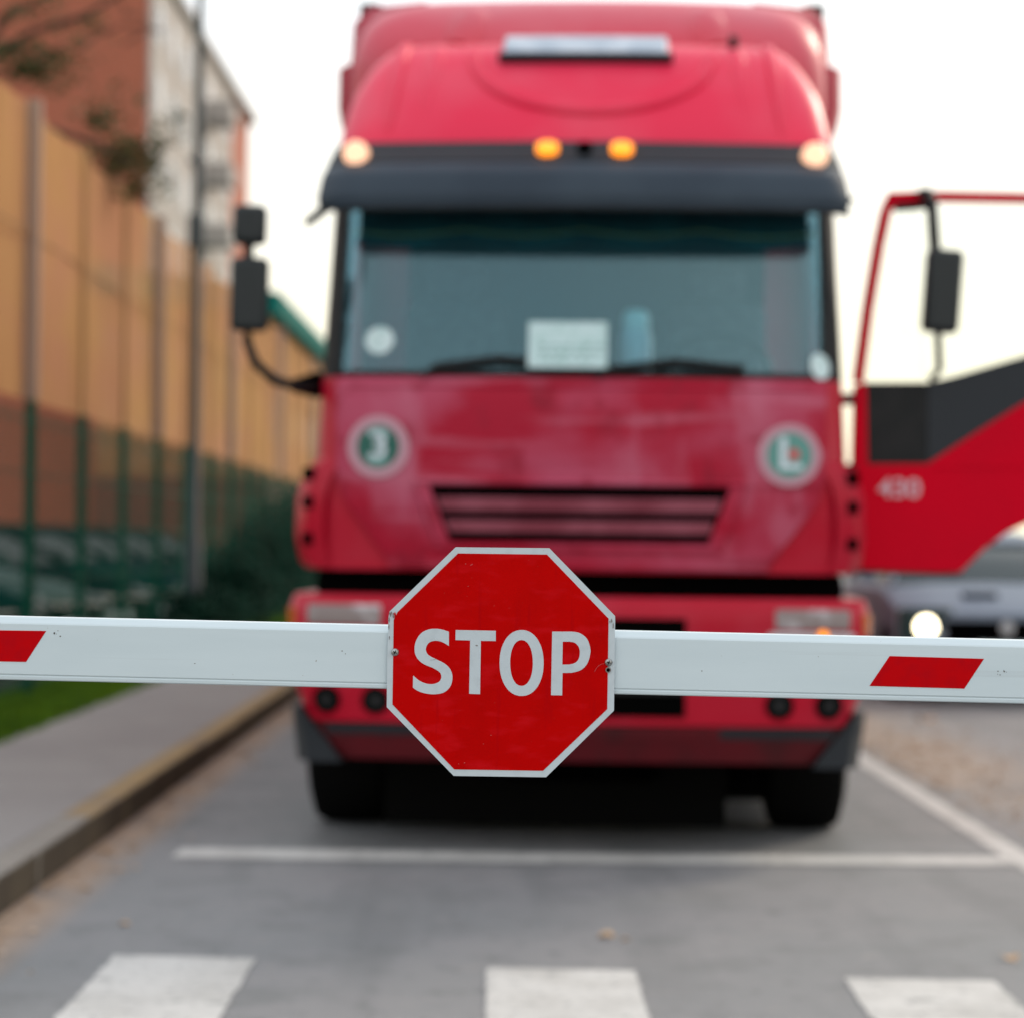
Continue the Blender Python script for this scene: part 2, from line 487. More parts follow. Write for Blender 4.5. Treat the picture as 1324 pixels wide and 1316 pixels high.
def tag(o, label=None, cat=None, group=None, kind=None):
    if label: o['label'] = label
    if cat: o['category'] = cat
    if group: o['group'] = group
    if kind: o['kind'] = kind
    return o
def empty(name, loc=(0, 0, 0), rz=0.0):
    o = bpy.data.objects.new(name, None)
    COL.objects.link(o)
    o.location = loc
    o.rotation_euler = (0, 0, rz)
    o.empty_display_size = 0.2
    return o
def lerp(tbl, t):
    if t <= tbl[0][0]:
        return tbl[0][1]
    for (a, va), (b, vb) in zip(tbl, tbl[1:]):
        if t <= b:
            return va + (vb - va) * (t - a) / (b - a)
    return tbl[-1][1]
def smooth_lerp(tbl, t):
    """monotone-ish Catmull-Rom through the table"""
    n = len(tbl)
    if t <= tbl[0][0]: return tbl[0][1]
    if t >= tbl[-1][0]: return tbl[-1][1]
    for i in range(n - 1):
        if t <= tbl[i + 1][0]:
            x0, y0 = tbl[i]; x1, y1 = tbl[i + 1]
            def sl(k):
                if k <= 0 or k >= n - 1:
                    k2 = max(0, min(n - 2, k - (1 if k >= n - 1 else 0)))
                    return (tbl[k2 + 1][1] - tbl[k2][1]) / (tbl[k2 + 1][0] - tbl[k2][0])
                return (tbl[k + 1][1] - tbl[k - 1][1]) / (tbl[k + 1][0] - tbl[k - 1][0])
            h = x1 - x0; u = (t - x0) / h
            return (2*u**3 - 3*u*u + 1) * y0 + (u**3 - 2*u*u + u) * h * sl(i) + (-2*u**3 + 3*u*u) * y1 + (u**3 - u*u) * h * sl(i + 1)

def flat_shape(name, contours, depth, material, parent, mtx):
    """filled 2-D outline with holes, extruded, as one mesh"""
    cu = bpy.data.curves.new(name, 'CURVE')
    cu.dimensions = '2D'
    cu.fill_mode = 'BOTH'
    cu.extrude = depth / 2
    for pts in contours:
        sp = cu.splines.new('POLY')
        sp.points.add(len(pts) - 1)
        for i, p in enumerate(pts):
            sp.points[i].co = (p[0], p[1], 0, 1)
        sp.use_cyclic_u = True
    tmp = bpy.data.objects.new(name + '_tmp', cu)
    COL.objects.link(tmp)
    return _from_curve(tmp, name, material, parent, mtx)
def text_shape(name, txt, size, depth, material, parent, mtx, sx=1.0):
    cu = bpy.data.curves.new(name, 'FONT')
    cu.body = txt
    cu.size = size
    cu.extrude = depth / 2
    cu.offset = size * 0.018
    cu.align_x = 'CENTER'
    cu.align_y = 'CENTER'
    tmp = bpy.data.objects.new(name + '_tmp', cu)
    COL.objects.link(tmp)
    return _from_curve(tmp, name, material, parent, mtx @ Matrix.Diagonal((sx, 1, 1, 1)))
def _from_curve(tmp, name, material, parent, mtx):
    dg = bpy.context.evaluated_depsgraph_get()
    dg.update()
    me = bpy.data.meshes.new_from_object(tmp.evaluated_get(dg))
    me.name = name
    me.transform(mtx)
    me.materials.clear()
    me.materials.append(material)
    cu = tmp.data
    bpy.data.objects.remove(tmp)
    bpy.data.curves.remove(cu)
    o = bpy.data.objects.new(name, me)
    COL.objects.link(o)
    if parent:
        o.parent = parent
    return o
FACE = Matrix.Rotation(math.pi / 2, 4, 'X')    # x right, y up -> facing -Y

# ------------------------------------------------------------------ the setting
def sheet(name, x0, x1, y0, y1, z, material, nx=1, ny=1):
    b = MB()
    vs = [(x0 + (x1 - x0) * i / nx, y0 + (y1 - y0) * j / ny, z) for j in range(ny + 1) for i in range(nx + 1)]
    fs = [(j * (nx + 1) + i, j * (nx + 1) + i + 1, (j + 1) * (nx + 1) + i + 1, (j + 1) * (nx + 1) + i) for j in range(ny) for i in range(nx)]
    b.add(vs, fs)
    return tag(b.build(name, material), kind='structure')
sheet('ground', -900, 900, -900, 1800, -0.03, M['ground'])
sheet('road', -1.78, 14.0, -8, 140, 0.0, M['asphalt'])
def slab(name, x0, x1, y0, y1, z, material, bevel=0.0):
    b = MB().box(((x0 + x1) / 2, (y0 + y1) / 2, z / 2 - 0.1), (x1 - x0, y1 - y0, z + 0.2))
    return tag(b.build(name, material, bevel=bevel), kind='structure')
def kerb_run(y0, y1, m_):
    mb = MB()
    y = y0
    while y < y1 - 0.01:
        e = min(y + 1.0, y1)
        dx, dz = random.uniform(-.004, .004), random.uniform(-.003, .003)
        mb.box((-1.859 + dx, (y + e) / 2, 0.135 / 2 - 0.1 + dz), (0.150, e - y - 0.012, 0.335))
        y = e
    mb.build('kerb', m_, bevel=0.018)
kerb_run(-8, 11.25, M['kerb_grey'])
kerb_run(11.25, 110, M['kerb_yellow'])
for q in COL.objects:
    if q.name.startswith('kerb'): tag(q, kind='structure')
slab('pavement', -2.98, -1.939, -8, 140, 0.125, M['pavement'])
slab('verge', -3.95, -2.984, -8, 140, 0.112, M['soil'])
sheet('parking_area', -12.0, -3.953, -8, 140, 0.02, mat('parking_asphalt', (0.05, 0.055, 0.055), 0.95, spec=0.1, noise=(2, (0.035, 0.04, 0.04), 0.4, 0.6, 4)))

random.seed(3)
kerb_face = mat('kerb_dark_face', (0.095, 0.078, 0.060), 0.95, spec=0.1, noise=[(2.5, (0.13, 0.105, 0.075), 0.42, 0.66, 7)], bump=(90, 0.6))  # darker brown for the kerb faces toward the road
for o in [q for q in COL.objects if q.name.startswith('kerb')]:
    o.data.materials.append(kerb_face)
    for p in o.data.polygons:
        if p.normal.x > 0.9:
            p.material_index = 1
g = MB()
for i in range(26000):
    x = random.uniform(-3.94, -2.93)
    y = 9 + 38 * random.random() ** 1.6
    h = random.uniform(0.03, 0.085) * (0.7 if x > -3.05 else 1)
    a = random.uniform(0, math.pi)
    wd = 0.004 + y * 0.00035
    dx, dy = math.cos(a) * wd, math.sin(a) * wd
    lx, ly = random.uniform(-.03, .03), random.uniform(-.03, .03)
    g.add([(x - dx, y - dy, 0.111), (x + dx, y + dy, 0.111), (x + lx, y + ly, 0.111 + h)], [(0, 1, 2)])
tag(g.build('grass', M['grass']), 'short green grass verge between pavement and mesh fence', 'grass', kind='stuff')

# painted markings: worn outlines
def paint(name, pts, z=0.004, jitter=0.006, label=None):
    P = []
    n = len(pts)
    for i in range(n):
        a, b = Vector(pts[i]), Vector(pts[(i + 1) % n])
        k = max(2, int((b - a).length / 0.06))
        nrm = Vector((-(b - a).y, (b - a).x)).normalized()
        for j in range(k):
            q = a + (b - a) * j / k + nrm * random.uniform(-jitter, jitter)
            P.append((q.x, q.y, z))
    mb = MB()
    mb.add(P, [tuple(range(len(P)))])
    o = mb.build(name, M['paint_white'])
    bm = bmesh.new(); bm.from_mesh(o.data)
    bmesh.ops.triangulate(bm, faces=bm.faces); bm.to_mesh(o.data); bm.free()
    for p in o.data.polygons:
        if p.normal.z < 0:
            p.flip()
    return tag(o, kind='structure')
for (xa, xb, yt) in ((-1.245, -0.795, 8.34), (-0.062, 0.400, 8.18), (1.030, 1.490, 8.06), (2.15, 2.6, 7.94)):
    if xa > -1.8:
        paint('crosswalk_stripe', [(xa, yt - 3.0), (xb, yt - 3.02), (xb, yt - 0.03), (xa, yt)])
paint('stop_line', [(-1.40, 10.90), (0.2, 10.88), (2.12, 10.95), (2.12, 11.24), (0.3, 11.19), (-1.40, 11.24)], 0.0045)
paint('lane_line', [(2.125, 5.0), (2.255, 5.0), (2.235, 60), (2.105, 60)], 0.004)

# ------------------------------------------------------------------ boom barrier
BY = 3.505                                   # front face of the boom
S0 = BY / 3388.0
tilt = 0.0125
bar = empty('boom_barrier', (2.75, BY + 0.03, 0))
tag(bar, 'white boom barrier arm with red reflective patches across the road', 'barrier')
def arm_matrix(cx, cz):
    return Matrix.Translation((cx, 0, cz)) @ Matrix.Rotation(tilt, 4, 'Y')
# boom profile in (y,z): extruded aluminium with chamfered upper and lower bands
prof = [(0.0, -0.0340), (0.0, 0.0325), (0.0012, 0.0345), (0.0085, 0.0415), (0.0105, 0.0420), (0.048, 0.0420), (0.054, 0.039), (0.054, -0.039),
        (0.048, -0.0425), (0.003, -0.0425), (0.0012, -0.0412), (0.0008, -0.0376), (0.0016, -0.0358)]
mb = MB()
ax = Vector((math.cos(tilt), 0, -math.sin(tilt)))
zc = HC - 152.5 * S0                           # centre height of the boom on the camera axis
rings = []
for xx in (-2.6, -1.5, -0.6, 0, 0.6, 1.5, 2.9):
    c0 = Vector((xx, BY, zc - math.tan(tilt) * xx))
    rings.append([c0 + Vector((0, py, pz)) for (py, pz) in prof])
mb.loft(rings)
boom = mb.build('boom', M['boom_white'])
boom.data.transform(Matrix.Translation((-2.75, -BY - 0.03, 0)))
boom.parent = bar
def px2(px, py, Y):                           # plane at distance Y, roll removed
    s = Y / 3388.0
    dx, dy = px - 662, py - 658
    c, sn = math.cos(roll), math.sin(roll)
    ux, uy = dx * c + dy * sn, -dx * sn + dy * c
    return (ux * s, HC - (uy - 42) * s)
def decal(name, corners, y, th, material, parent, off):
    mb = MB()
    mb.prism([(x - off[0], y - off[1], z - off[2]) for (x, z) in corners], (0, th, 0))
    return mb.build(name, material, parent)
boff = (2.75, BY + 0.03, 0)
for quad in ([(1150, 847.5), (1272, 851), (1246.5, 889.5), (1124, 886)], [(-62, 813.5), (60, 815), (34, 855), (-88, 853)],
             [(1756, 864), (1878, 867.5), (1852, 906.5), (1730, 902.5)], [(-668, 797), (-546, 799), (-572, 838), (-694, 836)]):
    decal('reflector', [px2(a, b, BY) for a, b in quad], BY - 0.0005, 0.001, M['reflex_red'], bar, boff)
cab = MB().box((0, 0, 0.5), (0.36, 0.34, 1.0)).build('cabinet', M['cabinet'], bar, bevel=0.015)
hub = MB().lathe([(0.0, -0.25), (0.11, -0.25), (0.11, -0.17), (0.07, -0.17), (0.07, 0)], (0, 0.0, 1.10), 'Y').build('hub', M['black_plastic'], bar, smooth=True)
hd = MB().box((0, 0, 1.09), (0.30, 0.28, 0.19)).build('cabinet_head', M['cabinet'], bar, bevel=0.02)
hub.location = (0.03, 0.1, 0)
# small scuffs on the white paint
random.seed(11)
for (cx, cy, k) in ((70, 818, 5), (1293, 869, 6), (440, 842, 2), (905, 868, 2), (1060, 845, 1), (250, 860, 1)):
    for i in range(k):
        sc = MB()
        qx, qz = px2(cx + random.uniform(-6, 8), cy + random.uniform(-4, 4), BY)
        r_ = random.uniform(0.4, 1.0) * S0
        sc.prism([(qx + r_ * random.uniform(.7, 1.8) * math.cos(a) - boff[0], -0.0303, qz + r_ * math.sin(a)) for a in [j * math.pi / 3 for j in range(6)]], (0, 0.0006, 0))
        sc.build('scuff_mark', M['dirt'], bar)

# ------------------------------------------------------------------ stop sign
SY = BY - 0.006
def zp(zx, zy, Y=SY):
    return px2(480 + zx / 3.894, 690 + zy / 3.894, Y)
sc0 = Vector(px2(648.5, 855.5, SY)).to_3d()
sign = empty('stop_sign', (sc0.x, SY, sc0.y))
tag(sign, 'red octagonal STOP sign with worn white border, screwed onto the white boom', 'stop sign')
def local(p):
    return (p[0] - sc0.x, p[1] - sc0.y)
outer = [(425, 66), (897, 71), (1228, 412), (1228, 440), (1222, 888), (880, 1223), (415, 1216), (78, 870), (80, 640), (84, 520), (88, 470), (85, 430), (89, 405), (93, 388), (104, 378)]
inner = [(437, 97), (885, 103), (1195, 425), (1188, 880), (865, 1190), (418, 1183), (107, 857), (113, 432), (133, 392)]
flat_shape('plate', [[local(zp(*p)) for p in outer]], 0.0022, M['sign_white'], sign, Matrix.Translation((0, 0.0022, 0)) @ FACE)
flat_shape('red_field', [[local(zp(*p)) for p in inner]], 0.0005, M['sign_red'], sign, Matrix.Translation((0, 0.0009, 0)) @ FACE)
def cr_spline(pts, n=8):
    res = []
    for i in range(len(pts) - 1):
        p0 = pts[max(i - 1, 0)]; p1 = pts[i]; p2 = pts[i + 1]; p3 = pts[min(i + 2, len(pts) - 1)]
        for j in range(n):
            t = j / n
            res.append(tuple(0.5 * ((2 * p1[k]) + (-p0[k] + p2[k]) * t + (2 * p0[k] - 5 * p1[k] + 4 * p2[k] - p3[k]) * t * t
                                    + (-p0[k] + 3 * p1[k] - 3 * p2[k] + p3[k]) * t ** 3) for k in (0, 1)))
    res.append(pts[-1])
    return res
S_in = [(391, 562), (352, 541), (316, 537), (288, 549), (275, 578), (286, 606), (322, 627), (368, 650), (398, 680), (409, 719), (400, 762), (370, 794), (325, 805), (278, 802), (238, 790), (210, 772)]
S_out = [(211, 711), (243, 737), (280, 752), (315, 753), (343, 741), (353, 717), (344, 694), (312, 674), (262, 652), (230, 622), (218, 582), (226, 536), (252, 498), (290, 479), (330, 476), (362, 481), (391, 491)]
letS = cr_spline(S_in) + cr_spline(S_out)
letT = [(425, 482), (627, 486), (627, 538), (552, 537), (548, 805), (493, 803), (498, 535), (424, 533)]
def sup(cx, cy, rx, ry, e, n=64):
    res = []
    for i in range(n):
        a = 2 * math.pi * i / n
        c, s_ = math.cos(a), math.sin(a)
        res.append((cx + rx * math.copysign(abs(c) ** (2 / e), c), cy + ry * math.copysign(abs(s_) ** (2 / e), s_)))
    return res
letO = [sup(757, 648, 111, 166, 2.12), sup(756.5, 648, 57, 115, 2.15)]
P_out = [(911, 490), (1000, 490)] + cr_spline([(1010, 490), (1050, 498), (1085, 525), (1102, 570), (1102, 605), (1088, 650), (1058, 682), (1015, 696), (985, 698)]) + [(963, 698), (961, 811), (905, 810)]
P_in = [(964, 541), (995, 541)] + cr_spline([(1000, 541), (1025, 547), (1044, 567), (1050, 595), (1044, 628), (1025, 648), (995, 656)]) + [(962, 656)]
for nm, cs in (('letter_s', [letS]), ('letter_t', [letT]), ('letter_o', letO), ('letter_p', [P_out, P_in])):
    flat_shape(nm, [[local(zp(*p)) for p in c] for c in cs], 0.0004, M['sign_white'], sign, Matrix.Translation((0, 0.0005, 0)) @ FACE)
# fixing screws, an empty hole, chips in the edge film
def screw(zx, zy, r, rot):
    x, z = local(zp(zx, zy))
    s = MB().lathe([(0.0, -0.0030), (r * .55, -0.0028), (r * .88, -0.0016), (r, -0.0002), (r, 0.0012), (0.0, 0.0012)], (0, 0, 0), 'Y', 24).build('screw', M['screw'], sign, smooth=True)
    s.location = (x, 0.0, z)
    cr_ = MB()
    for a in (rot, rot + math.pi / 2):
        cr_.box((0, -0.0029, 0), (r * 1.05, 0.0005, r * 0.24), Matrix.Rotation(a, 3, 'Y'))
    k = cr_.build('screw_slot', M['black_deep'], s)
r0 = 20 / 3.894 * S0
screw(120, 594, r0, 0.5)
screw(1195, 645, r0 * 0.98, 0.3)
def blob(name, zx, zy, rx, rz, material, y=-0.0001, n=14, th=0.0004, seed=0, ir=0.25):
    random.seed(seed)
    x, z = local(zp(zx, zy))
    mb = MB()
    mb.prism([(x + rx * math.cos(a) * random.uniform(1 - ir, 1 + ir), y, z + rz * math.sin(a) * random.uniform(1 - ir, 1 + ir)) for a in [2 * math.pi * j / n for j in range(n)]], (0, th, 0))
    return mb.build(name, material, sign)
k = 1 / 3.894 * S0
ringo = MB().lathe([(9 * k, -0.0012), (14 * k, -0.0012), (14 * k, 0.0004), (9 * k, 0.0004)], (0, 0, 0), 'Y', 20)
x_, z_ = local(zp(1193, 683))
o = ringo.build('hole_rim', M['chip'], sign, smooth=True); o.location = (x_, 0, z_)
blob('empty_hole', 1193, 683, 9 * k, 9 * k, M['black_deep'], -0.0015, ir=0.08)
for (zx, zy, a, b, s_) in ((98, 400, 8, 10, 1), (113, 410, 4, 14, 2), (90, 430, 4, 12, 4), (88, 470, 3, 16, 5), (1210, 436, 3, 9, 6), (1218, 462, 3, 18, 7),
                           (92, 520, 2, 9, 9), (531, 560, 5, 3, 10), (1202, 440, 2, 6, 13), (97, 412, 3, 3, 14)):
    blob('edge_chip', zx, zy, a * k, b * k, M['chip'], y=0.00005 if s_ != 10 else -0.0001, seed=s_, ir=0.5)
blob('edge_chip', 118, 408, 8 * k, 15 * k, M['sign_red'], y=0.0001, seed=3, ir=0.5)
tl = MB()
pts = [local(zp(*p)) for p in cr_spline([(296, 633), (312, 632), (329, 627)], 4)]
tl.tube([(p[0], 0.0001, p[1]) for p in pts], 0.00018, 5)
tl.build('scratch', M['chip'], sign)
tl = MB()
pts = [local(zp(*p)) for p in cr_spline([(1172, 652), (1155, 656), (1138, 669), (1124, 692)], 5)]
tl.tube([(p[0], 0.0004, p[1]) for p in pts], 0.00022, 5)
tl.build('scratch', M['wire_red'], sign)
for (zx, zy) in ((475, 150), (502, 156), (488, 262), (508, 152), (565, 1055), (603, 1012), (440, 1155), (470, 1150)):
    x, z = local(zp(zx, zy))
    r_ = random.uniform(1.5, 3.2) * k
    spk = MB()
    spk.prism([(x + r_ * math.cos(a), 0.0004, z + r_ * math.sin(a) * .7) for a in [j * math.pi / 3 for j in range(6)]], (0, 0.0004, 0))
    spk.build('paint_speck', M['wire_red'], sign)

# ------------------------------------------------------------------ truck
TY = 11.0
YAW = -R(2.3)
truck = empty('truck', (0.280, TY, 0), YAW)
tag(truck, 'red articulated truck with a high roofed cab, driver door open, waiting behind the barrier', 'truck')
class Surf:
    def __init__(s, yf, w, b, r, back):
        s.yf, s.w, s.b, s.r, s.back = yf, w, b, r, back
    def y(s, x, z):
        w_ = s.w(z); ax_ = min(abs(x), w_)
        q = s.yf(z) + s.b * (ax_ / w_) ** 2
        if ax_ > w_ - s.r:
            q += s.r - math.sqrt(max(s.r ** 2 - (ax_ - (w_ - s.r)) ** 2, 0))
        return q
    def nrm(s, x, z):
        e = 1e-3
        xa = max(min(x, s.w(z) - 0.02), -s.w(z) + 0.02)
        dyx = (s.y(xa + e, z) - s.y(xa - e, z)) / (2 * e)
        dyz = (s.y(xa, z + e) - s.y(xa, z - e)) / (2 * e)
        return Vector((dyx, -1, dyz)).normalized()
    def pt(s, x, z, off=0.0):
        return Vector((x, s.y(x, z), z)) + s.nrm(x, z) * off
    def ring(s, z, n=14, m_=6):
        w_ = s.w(z); ps = []
        def half():
            res = []
            for i in range(n + 1):
                x = (w_ - s.r) * i / n
                res.append((x, s.y(x, z)))
            for i in range(1, m_ + 1):
                a = (math.pi / 2) * i / m_
                x = w_ - s.r + s.r * math.sin(a)
                res.append((x, s.yf(z) + s.b * (x / w_) ** 2 + s.r * (1 - math.cos(a))))
            res.append((w_, s.back))
            return res
        h = half()
        return [Vector((x, y, z)) for x, y in h] + [Vector((-x, y, z)) for x, y in reversed(h[1:])]
    def shell(s, zs, name, material, parent, caps=True):
        return MB().loft([s.ring(z) for z in zs], caps).build(name, material, parent, smooth=True)
    def patch(s, x0, x1, z0, z1, off, th, name, material, parent, nx=20, nz=6, bevel=0.0):
        f0 = x0 if callable(x0) else (lambda z: x0)
        f1 = x1 if callable(x1) else (lambda z: x1)
        mb = MB(); fr = []; bk = []
        for j in range(nz + 1):
            z = z0 + (z1 - z0) * j / nz
            for i in range(nx + 1):
                x = f0(z) + (f1(z) - f0(z)) * i / nx
                fr.append(s.pt(x, z, off)); bk.append(s.pt(x, z, off - th))
        N = len(fr); W = nx + 1
        fs = []
        for j in range(nz):
            for i in range(nx):
                a = j * W + i
                fs.append((a, a + 1, a + W + 1, a + W))
                fs.append((N + a, N + a + W, N + a + W + 1, N + a + 1))
        for i in range(nx):
            fs.append((i, N + i, N + i + 1, i + 1))
            a = nz * W + i
            fs.append((a, a + 1, N + a + 1, N + a))
        for j in range(nz):
            a = j * W
            fs.append((a, a + W, N + a + W, N + a))
            a = j * W + nx
            fs.append((a, N + a, N + a + W, a + W))
        mb.add(fr + bk, fs)
        return mb.build(name, material, parent, smooth=True, bevel=bevel)
    def disc(s, x, z, r, off, th, name, material, parent, n=32, rz=None):
        rz = rz or r
        nn = s.nrm(x, z)
        c0 = s.pt(x, z, off)
        tx = Vector((0, 0, 1)).cross(nn).normalized()
        tz = nn.cross(tx)
        ring = [c0 + tx * r * math.cos(a) + tz * rz * math.sin(a) for a in [2 * math.pi * i / n for i in range(n)]]
        return MB().prism(ring, -nn * th).build(name, material, parent, smooth=True)

YF = [(0.9, 0.16), (1.2, 0.12), (1.55, 0.09), (1.9, 0.10), (2.04, 0.13), (2.85, 0.36), (3.02, 0.38), (3.10, 0.40), (3.3, 0.50), (3.44, 0.60), (3.52, 0.69), (3.57, 0.80), (3.605, 0.97), (3.62, 1.25)]
WF = [(0.9, 1.165), (1.25, 1.165), (1.7, 1.14), (2.04, 1.125), (2.85, 1.10), (3.02, 1.095), (3.10, 1.088), (3.3, 1.045), (3.44, 0.98), (3.52, 0.93), (3.57, 0.895), (3.605, 0.85), (3.62, 0.80)]
F = Surf(lambda z: smooth_lerp(YF, z), lambda z: smooth_lerp(WF, z), 0.07, 0.16, 2.15)

F.shell([1.205, 1.25, 1.35, 1.45, 1.55, 1.65, 1.8, 1.95, 2.03], 'cab_lower', M['truck_red'], truck)
roof = F.shell([2.985, 3.0, 3.05, 3.1, 3.15, 3.2, 3.25, 3.3, 3.34, 3.39, 3.43, 3.46, 3.49, 3.52, 3.545, 3.565, 3.58, 3.595, 3.607, 3.619], 'cab_roof', M['roof_red_lit'], truck)
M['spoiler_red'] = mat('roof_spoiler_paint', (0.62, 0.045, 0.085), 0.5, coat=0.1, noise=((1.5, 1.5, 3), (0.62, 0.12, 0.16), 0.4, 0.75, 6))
UY = [(3.38, 1.16), (3.60, 1.12), (3.74, 1.18), (3.83, 1.28), (3.90, 1.44), (3.945, 1.66), (3.96, 1.95)]
UW = [(3.38, 1.13), (3.60, 1.12), (3.74, 1.09), (3.83, 1.05), (3.90, 0.98), (3.945, 0.85), (3.96, 0.65)]
U = Surf(lambda z: smooth_lerp(UY, z), lambda z: smooth_lerp(UW, z), 0.10, 0.24, 2.3)
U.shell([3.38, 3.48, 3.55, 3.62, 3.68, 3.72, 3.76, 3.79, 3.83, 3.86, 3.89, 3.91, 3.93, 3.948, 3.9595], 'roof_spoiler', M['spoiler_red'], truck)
for sx in (-1, 1):
    pr = [U.pt(sx * (0.52 + 0.25 * (3.9 - z)), z, -0.09) for z in (3.87, 3.84, 3.80, 3.75, 3.7, 3.62)]
    MB().tube(pr, [.06, .10, .125, .13, .13, .12], 16).build('spoiler_ridge', M['spoiler_red'], truck, smooth=True)
    pr = [F.pt(sx * (0.66 + 0.12 * (3.60 - z)), z, -0.035) for z in (3.60, 3.56, 3.49, 3.40, 3.27, 3.15)]
    MB().tube(pr, [.03, .05, .058, .055, .045, .036], 10).build('roof_bulge', M['roof_red_lit'], truck, smooth=True)
# band behind the windscreen top (above the glass, behind the visor)
F.patch(-1.085, 1.085, 2.80, 2.99, 0.002, 0.03, 'header_panel', M['black_plastic'], truck)
# side walls, back wall and floor of the cab
for sgn in (-1, 1):
    mb = MB()
    mb.box((sgn * 1.10, 1.85, 2.5), (0.03, 0.6, 0.96))
    mb.box((sgn * 1.105, 1.1, 2.93), (0.03, 0.95, 0.12))
    mb.build('cab_side', M['truck_red'], truck)
    # A-pillar
    mb = MB()
    rr = []
    for z in (2.03, 2.2, 2.4, 2.6, 2.8, 2.985):
        w_ = F.w(z)
        y0 = F.yf(z)
        rr.append([Vector((sgn * (w_ - 0.075), y0 + 0.10, z)), Vector((sgn * (w_ - 0.03), y0 + 0.135, z)), Vector((sgn * w_, y0 + 0.22, z)),
                   Vector((sgn * w_, y0 + 0.36, z)), Vector((sgn * (w_ - 0.05), y0 + 0.36, z)), Vector((sgn * (w_ - 0.11), y0 + 0.16, z))])
    mb.loft(rr).build('windscreen_pillar', M['black_plastic'], truck, smooth=True)
MB().box((0, 2.11, 2.5), (2.2, 0.05, 0.98)).build('cab_back', M['cab_interior'], truck)
mb = MB().box((-1.108, 1.05, 2.38), (0.008, 0.85, 0.68))
mb.build('side_window', M['car_glass'], truck)
# windscreen
F.patch(lambda z: -F.w(z) + 0.055, lambda z: F.w(z) - 0.055, 2.035, 2.86, 0.004, 0.006, 'windscreen', M['windscreen'], truck, 28, 14)
F.patch(lambda z: -F.w(z) + 0.055, lambda z: F.w(z) - 0.055, 2.030, 2.052, 0.010, 0.012, 'windscreen_seal', M['black_plastic'], truck, 28, 1)
for sgn in (-1, 1):
    a, b = sorted((sgn * 1.065, sgn * 1.028))
    F.patch(a, b, 2.05, 2.86, 0.009, 0.008, 'windscreen_seal', M['black_plastic'], truck, 2, 10)
# interior
MB().box((0, 0.72, 1.99), (2.0, 0.72, 0.11)).build('dashboard', M['cab_interior'], truck, bevel=0.04)
def seat(x):
    s_ = MB().box((x, 1.55, 2.16), (0.48, 0.16, 0.62)).build('seat', M['seat_cloth'], truck, bevel=0.05)
    MB().box((x, 1.53, 2.56), (0.27, 0.11, 0.17)).build('headrest', M['seat_cloth'], s_, bevel=0.04)
seat(-0.62); seat(0.62)
sw = MB()
pts = []
for i in range(25):
    a = 2 * math.pi * i / 24
    pts.append((0.62 + 0.23 * math.cos(a), 0.98 + 0.08 * math.sin(a), 2.12 + 0.17 * math.sin(a)))
sw.tube(pts, 0.016, 8, False)
sw.build('steering_wheel', M['black_plastic'], truck, smooth=True)
# scalloped curtain along the top of the windscreen
mb = MB(); gl = MB()
N = 84; gp = []
for i in range(N + 1):
    x = -1.035 + 2.07 * i / N
    ph = abs(math.sin(math.pi * (x + 1.035) / 0.5175))
    zb = 2.645 - 0.045 * ph
    yb = F.y(x, zb) + 0.035; yt = F.y(x, 2.86) + 0.035
    mb.v += [(x, yb + 0.006 * math.sin(i * 1.3), zb), (x, yt, 2.87)]
    gp.append((x, yb - 0.006, zb + 0.035 + 0.02 * ph))
for i in range(N):
    mb.f.append((2 * i, 2 * i + 2, 2 * i + 3, 2 * i + 1))
cur = mb.build('fringe_curtain', M['curtain_teal'], truck, smooth=True)
gl.tube(gp, 0.008, 6); gl.build('curtain_trim', M['gold_trim'], cur)
# sun visor
V = Surf(lambda z: lerp([(2.72, 0.06), (2.80, 0.05), (2.90, 0.10), (2.99, 0.24), (3.08, 0.36)], z),
         lambda z: lerp([(2.72, 1.145), (2.80, 1.155), (2.90, 1.14), (3.08, 1.095)], z), 0.10, 0.13, 1.0)
V.patch(lambda z: -V.w(z) + 0.012, lambda z: V.w(z) - 0.012, 2.745, 2.955, 0.0, 0.012, 'sun_visor', M['visor'], truck, 40, 8)
V.patch(lambda z: -V.w(z) + 0.012, lambda z: V.w(z) - 0.012, 2.959, 3.062, 0.004, 0.10, 'lamp_strip', M['grey_plastic'], truck, 40, 3)
V.patch(lambda z: -V.w(z) + 0.008, lambda z: V.w(z) - 0.008, 2.733, 2.747, 0.006, 0.03, 'visor_lip', M['black_plastic'], truck, 40, 1)
for x in (-0.155, 0.165):
    V.disc(x, 3.008, 0.048, 0.03, 0.03, 'marker_lamp', M['orange_lit'], truck)
V.disc(0.005, 3.01, 0.032, 0.035, 0.03, 'roof_camera', M['black_deep'], truck)
for x in (-0.985, 0.995):
    y0 = V.y(x, 2.96)
    MB().lathe([(0, -.03), (.048, -.03), (.056, -.015), (.056, .1), (0, .1)], (x, y0 + 0.02, 3.0), 'Y', 24).build('corner_lamp', M['pale_lit'], truck, smooth=True)
